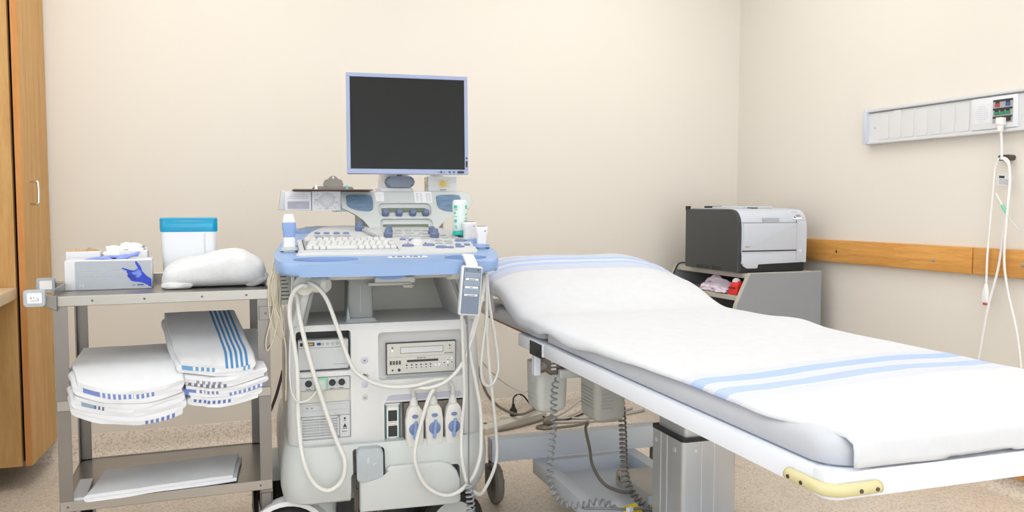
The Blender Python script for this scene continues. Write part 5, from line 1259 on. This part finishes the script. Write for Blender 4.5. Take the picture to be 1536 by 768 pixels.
sd = pp(MB().prism(sideprof[::-1], 'x', px0, px0 + .022, .004, 2), 'left_side', 'printer_dark')
pp(MB().prism([(3.36, .792), (3.58, .792), (3.57, .806), (3.375, .806)], 'x', px0 - .001, px0 + .004), 'grip_recess', 'printer_black', sd)
pp(MB().prism([(3.44, .790), (3.46, .790), (3.46, .812), (3.44, .812)], 'x', px0 - .002, px0 + .004), 'grip_rib', 'printer_dark', sd)
pp(MB().prism([(py0 + .034, pz0 + .002), (py0 + .034, 1.03), (py0 + .09, 1.075), (py1, 1.08), (py1, pz0 + .002)][::-1], 'x', px1 - .022, px1, .003, 2), 'right_side', 'printer_dark')
pp(MB().box(px0 + .020, px1 - .020, py0 + .03, py1 - .005, pz0, pz1 - .02), 'body', 'printer_black')
pp(MB().box(px0 + .004, px1 - .004, py0 + .006, py0 + .05, pz0, pz0 + .06, .004, 1), 'paper_tray', 'printer_black')
# white shell: front + curved top, with rounded lower corners
def shell(x0, x1, zb, rad_l, rad_r, name, m, d=0.0):
    prof2 = [(py0 - d, zb), (py0 - d, .99), (py0 + .002 - d, 1.02), (py0 + .010 - d, 1.048), (py0 + .030, 1.072 + d), (py0 + .07, 1.083 + d), (py0 + .16, 1.088 + d), (py0 + .30, 1.088 + d)]
    return prof2
pf = smooth2([(py0, .830), (py0 - .002, .90), (py0 - .002, .99), (py0 + .006, 1.035), (py0 + .028, 1.068), (py0 + .07, 1.084), (py0 + .20, 1.090), (py1 - .03, 1.090)], 5, False)
inner = [(y + .02 * (1 if i < len(pf) * .55 else 0), z - .018) for i, (y, z) in enumerate(pf)]
sh = MB().prism((pf + [(py1 - .03, 1.06), (py0 + .09, 1.06), (py0 + .03, 1.02), (py0 + .03, .830)])[::-1], 'x', px0 + .018, px1 + .001)
shl = pp(sh, 'front_shell', 'printer_white')
lowp = [(px0 + .018, .832), (px0 + .018, .845)] 
lo = [(px0 + .050, .806), (px0 + .108, .806), (px0 + .108, .828), (px1 - .045, .828), (px1 - .022, .836), (px1 - .008, .855), (px1 - .006, .875), (px0 + .018, .875), (px0 + .018, .840), (px0 + .028, .818)]
lowfront = pp(MB().prism(lo, 'y', py0 - .003, py0 + .03, .003, 2), 'lower_front', 'printer_white')
tray = pp(MB().prism(rr(px0 + .024, px1 - .062, .892, 1.020, .004), 'y', py0 - .006, py0 + .006, .003, 2), 'front_door', 'printer_white')
pp(MB().box(px0 + .020, px1 - .060, py0 - .0042, py0 + .01, .886, .891), 'door_gap', 'ink_dark')
pp(MB().box(px1 - .0605, px1 - .059, py0 - .0036, py0 + .01, .84, 1.03), 'door_gap', 'ink_grey')
pp(MB().box(px0 + .020, px1 - .06, py0 - .0032, py0 + .01, 1.0215, 1.0228), 'door_gap', 'ink_grey')
pp(MB().prism(rr(px0 + .135, px0 + .225, 1.022, 1.043, .002), 'y', py0 - .005, py0 + .020), 'door_latch', 'carton_grey')
pp(MB().lathe([(.008, 0), (.008, .002), (.006, .003)], (px1 - .036, py0 - .002, .886), (0, -1, 0), 18), 'power_button', 'monitor_back')
pp(MB().box(px0 + .034, px0 + .058, py0 - .0070, py0 - .005, .9065, .9115), 'maker_mark', 'ink_orange', tray)
# output tray details on the top, control panel
pp(MB().box(px0 + .10, px0 + .30, py0 + .14, py1 - .06, 1.088, 1.098, .004, 1), 'top_cover', 'printer_white')
pp(MB().prism([(px0 + .06, 1.1), (px0 + .16, 1.1), (px0 + .13, 1.088), (px0 + .06, 1.088)], 'y', py1 - .09, py1 - .08), 'output_slot', 'printer_black')
pp(MB().box(px0 + .0, px0 + .012, py1 - .03, py1, 1.08, 1.10), 'hinge', 'printer_black')
pp(MB().box(px0 + .15, px0 + .18, py0 + .10, py0 + .14, 1.0865, 1.094), 'output_notch', 'dark_grey')
cpn = pp(MB().box(px1 - .075, px1 - .010, -.0, .055, 0, .004, .001, 1).xf(Matrix.Translation((0, py0 + .004, 1.034)) @ Matrix.Rotation(R(47), 4, 'X')), 'control_panel', 'module_white')
CT = Matrix.Translation((0, py0 + .004, 1.034)) @ Matrix.Rotation(R(47), 4, 'X')
pp(MB().box(px1 - .068, px1 - .030, .036, .048, .004, .005).xf(CT), 'display', 'joint_grey', cpn)
pp(MB().box(px1 - .052, px1 - .024, .014, .030, .004, .006, .001, 1).xf(CT), 'button_pad', 'ink_grey', cpn)
pp(MB().box(px1 - .066, px1 - .058, .008, .016, .004, .0055).xf(CT), 'button', 'ink_dark', cpn)
pp(MB().box(px1 - .020, px1 - .012, .006, .012, .004, .0055).xf(CT), 'button', 'ink_orange', cpn)
cable('printer_cable', 'black printer cord curling over the left end of the stand', [(2.46, 3.72, .80), (2.41, 3.77, .800), (2.385, 3.80, .795), (2.372, 3.812, .77), (2.352, 3.815, .72), (2.34, 3.815, .66)], .004, 'black_plastic')

# ================================================================== nurse call panel on the right wall
N = thing('bedhead_panel', 'long pale grey nurse-call panel with blank cover plates on the right wall', 'wall panel', (XR, 2.5, 1.46))
NM = Matrix.Translation((-XR, -2.5, -1.46))
def np_(mb, name, m, par=None): return mb.xf(NM).build(name, m, par or N)
ya, yb, za, zb = 1.3, 2.985, 1.380, 1.538
hs = np_(MB().box(XR - .026, XR - .0005, ya, yb, za + .004, zb - .004, .002, 1), 'housing', 'panel_silver')
np_(MB().box(XR - .036, XR - .001, ya, yb + .002, zb - .014, zb, .003, 2), 'top_rail', 'panel_silver'); np_(MB().box(XR - .036, XR - .001, ya, yb + .002, za, za + .012, .003, 2), 'bottom_rail', 'panel_silver')
np_(MB().box(XR - .0275, XR - .025, ya, yb, zb - .020, zb - .014), 'shadow_line', 'ink_grey')
np_(MB().prism(rr(yb - .004, yb + .020, za - .002, zb + .002, .010), 'x', XR - .042, XR - .001, .004, 2), 'end_cap', 'panel_cap')
np_(MB().lathe([(.004, 0), (.004, .002), (.002, .003)], (XR - .026, yb - .040, 1.452), (-1, 0, 0), 12), 'screw', 'chrome')
cp_ = None
for i in range(7):
    y = 2.920 - i * .0685
    pl_ = np_(MB().prism(rr(y - .056, y, za + .018, zb - .026, .006), 'x', XR - .0290, XR - .0255, .0012, 1), 'cover_plate', 'panel_silver')
    np_(MB().box(XR - .0268, XR - .0258, y + .0002, y + .0014, za + .030, zb - .028).box(XR - .0268, XR - .0258, y - .05, y, zb - .0262, zb - .0250), 'plate_line', 'ink_grey', pl_)
np_(MB().box(XR - .030, XR - .027, 2.80, 2.835, zb - .032, zb - .020), 'tape_piece', 'paper')
md = np_(MB().box(XR - .034, XR - .024, 2.244, 2.440, za + .016, zb - .020, .003, 2), 'call_module', 'module_white')
np_(MB().prism(rr(2.352, 2.425, za + .040, zb - .042, .006), 'x', XR - .0350, XR - .033), 'speaker_plate', 'module_white', md)
hm = MB()
for i in range(8):
    for j in range(8):
        if (i - 3.5) ** 2 + (j - 3.5) ** 2 < 16: hm.cyl((XR - .0356, 2.418 - i * .0075, 1.428 + j * .008), (XR - .0345, 2.418 - i * .0075, 1.428 + j * .008), .0013, seg=6)
np_(hm, 'speaker_holes', 'ink_grey', md)
sk = np_(MB().box(XR - .0355, XR - .032, 2.260, 2.344, 1.415, 1.504), 'socket_field', 'socket_grey', md)
for z in (1.497, 1.465, 1.434): np_(MB().box(XR - .038, XR - .034, 2.262, 2.342, z, z + .007), 'socket_bar', 'socket_dark', md)
for y, z, m_ in ((2.333, 1.478, 'socket_red'), (2.289, 1.478, 'socket_blue'), (2.335, 1.447, 'socket_green'), (2.312, 1.447, 'socket_green'), (2.289, 1.447, 'socket_green')):
    np_(MB().box(XR - .040, XR - .034, y - .018, y, z, z + .011, .001, 1), 'socket', m_, md); np_(MB().box(XR - .039, XR - .034, y - .016, y - .002, z + .011, z + .019), 'socket_mouth', 'socket_dark', md)
np_(MB().box(XR - .040, XR - .034, 2.268, 2.284, 1.420, 1.434), 'socket', 'socket_dark', md)
# call cord: plug, wall clip, loop down behind the table, pendant
cd_ = thing('call_cord', 'white nurse-call cord plugged into the wall panel and looping down behind the table', 'cable', (XR - .05, 2.295, 1.425))
CM = Matrix.Translation((-(XR - .05), -2.295, -1.425))
def cc(mb, name, m, ang=180): return mb.xf(CM).build(name, m, cd_, ang)
cc(MB().box(XR - .066, XR - .036, 2.283, 2.308, 1.405, 1.434, .004, 2).box(XR - .062, XR - .042, 2.288, 2.303, 1.38, 1.408, .004, 2), 'plug', 'cord_white', 35)
cc(MB().tube([(XR - .052, 2.2955, 1.40), (XR - .04, 2.298, 1.34), (XR - .034, 2.300, 1.285), (XR - .034, 2.30, 1.275)], .0048, 8, 5), 'upper_cord', 'cord_white')
cc(MB().tube([(XR - .034, 2.312, 1.283), (XR - .030, 2.330, 1.24), (XR - .030, 2.335, 1.15), (XR - .04, 2.337, 1.0), (XR - .045, 2.338, .90), (XR - .045, 2.338, .79)], .0042, 8, 5), 'pendant_cord', 'cord_white')
cc(MB().tube([(XR - .034, 2.296, 1.283), (XR - .034, 2.272, 1.255), (XR - .034, 2.262, 1.20), (XR - .036, 2.264, 1.12), (XR - .04, 2.276, 1.0), (XR - .045, 2.290, .86), (XR - .045, 2.325, .72), (XR - .04, 2.350, .60), (XR - .03, 2.375, .45), (XR - .025, 2.37, .30), (XR - .025, 2.29, .22), (XR - .025, 2.21, .30), (XR - .03, 2.19, .45), (XR - .04, 2.205, .62), (XR - .046, 2.245, .78), (XR - .050, 2.262, .90), (XR - .05, 2.258, 1.05), (XR - .044, 2.256, 1.18), (XR - .036, 2.268, 1.262), (XR - .034, 2.29, 1.283)], .0046, 8, 6), 'looped_cord', 'cord_white')
pc_ = cc(MB().loft([[(XR - .045 + x, 2.338 + y, z) for x, y in rr(-a, a, -b, b, .006, 4)] for z, a, b in ((.725, .008, .012), (.732, .0095, .014), (.765, .0095, .0135), (.785, .007, .009), (.80, .005, .006))]), 'pendant', 'cord_white')
cc(MB().box(XR - .053, XR - .038, 2.330, 2.346, .7165, .7255, .003, 2), 'call_button', 'ink_red')
cc(MB().prism(rr(2.268, 2.322, 1.272, 1.294, .010), 'x', XR - .028, XR - .0005), 'wall_clip', 'clip_metal', 35)
cc(MB().lathe([(.006, 0), (.006, .004), (.003, .005)], (XR - .028, 2.305, 1.283), (-1, 0, 0), 12), 'clip_screw', 'chrome', 35)
tg_ = thing('cord_tag', 'small white printed tag clipped to the nurse-call cord', 'tag', (XR - .033, 2.287, 1.197), 0)
MB().box(-.0015, .0005, -.026, .025, -.019, .021).xf(Matrix.Rotation(R(5), 4, 'X')).build('tag', 'paper', tg_)
MB().box(-.0022, -.001, -.001, .022, .008, .017).xf(Matrix.Rotation(R(5), 4, 'X')).build('printed_block', 'ink_dark', tg_)
q = MB()
for i in range(4): q.box(-.0022, -.001, -.022, .020, -.014 + i * .0052, -.0122 + i * .0052)
q.xf(Matrix.Rotation(R(5), 4, 'X')).build('printed_lines', 'ink_grey', tg_)
gc = thing('green_connector', 'small green and clear tube connector dangling on the nurse-call cord', 'connector', (XR - .050, 2.28, 1.10), 0)
MB().tube([(0, .026, .048), (0, .004, .012), (0, -.006, -.004)], .0028, 8, 3).build('tube', 'cord_white', gc, 180)
MB().tube([(0, -.002, .004), (0, -.010, -.010), (0, -.018, -.024)], lambda t: .0062 - .0015 * t, 10, 3).build('connector', 'glass_green', gc, 180)
MB().tube([(0, -.018, -.024), (0, -.045, -.06), (0, -.08, -.09), (.0, -.13, -.10)], .0015, 6, 4).build('thin_tube', 'gel_clear', gc, 180)
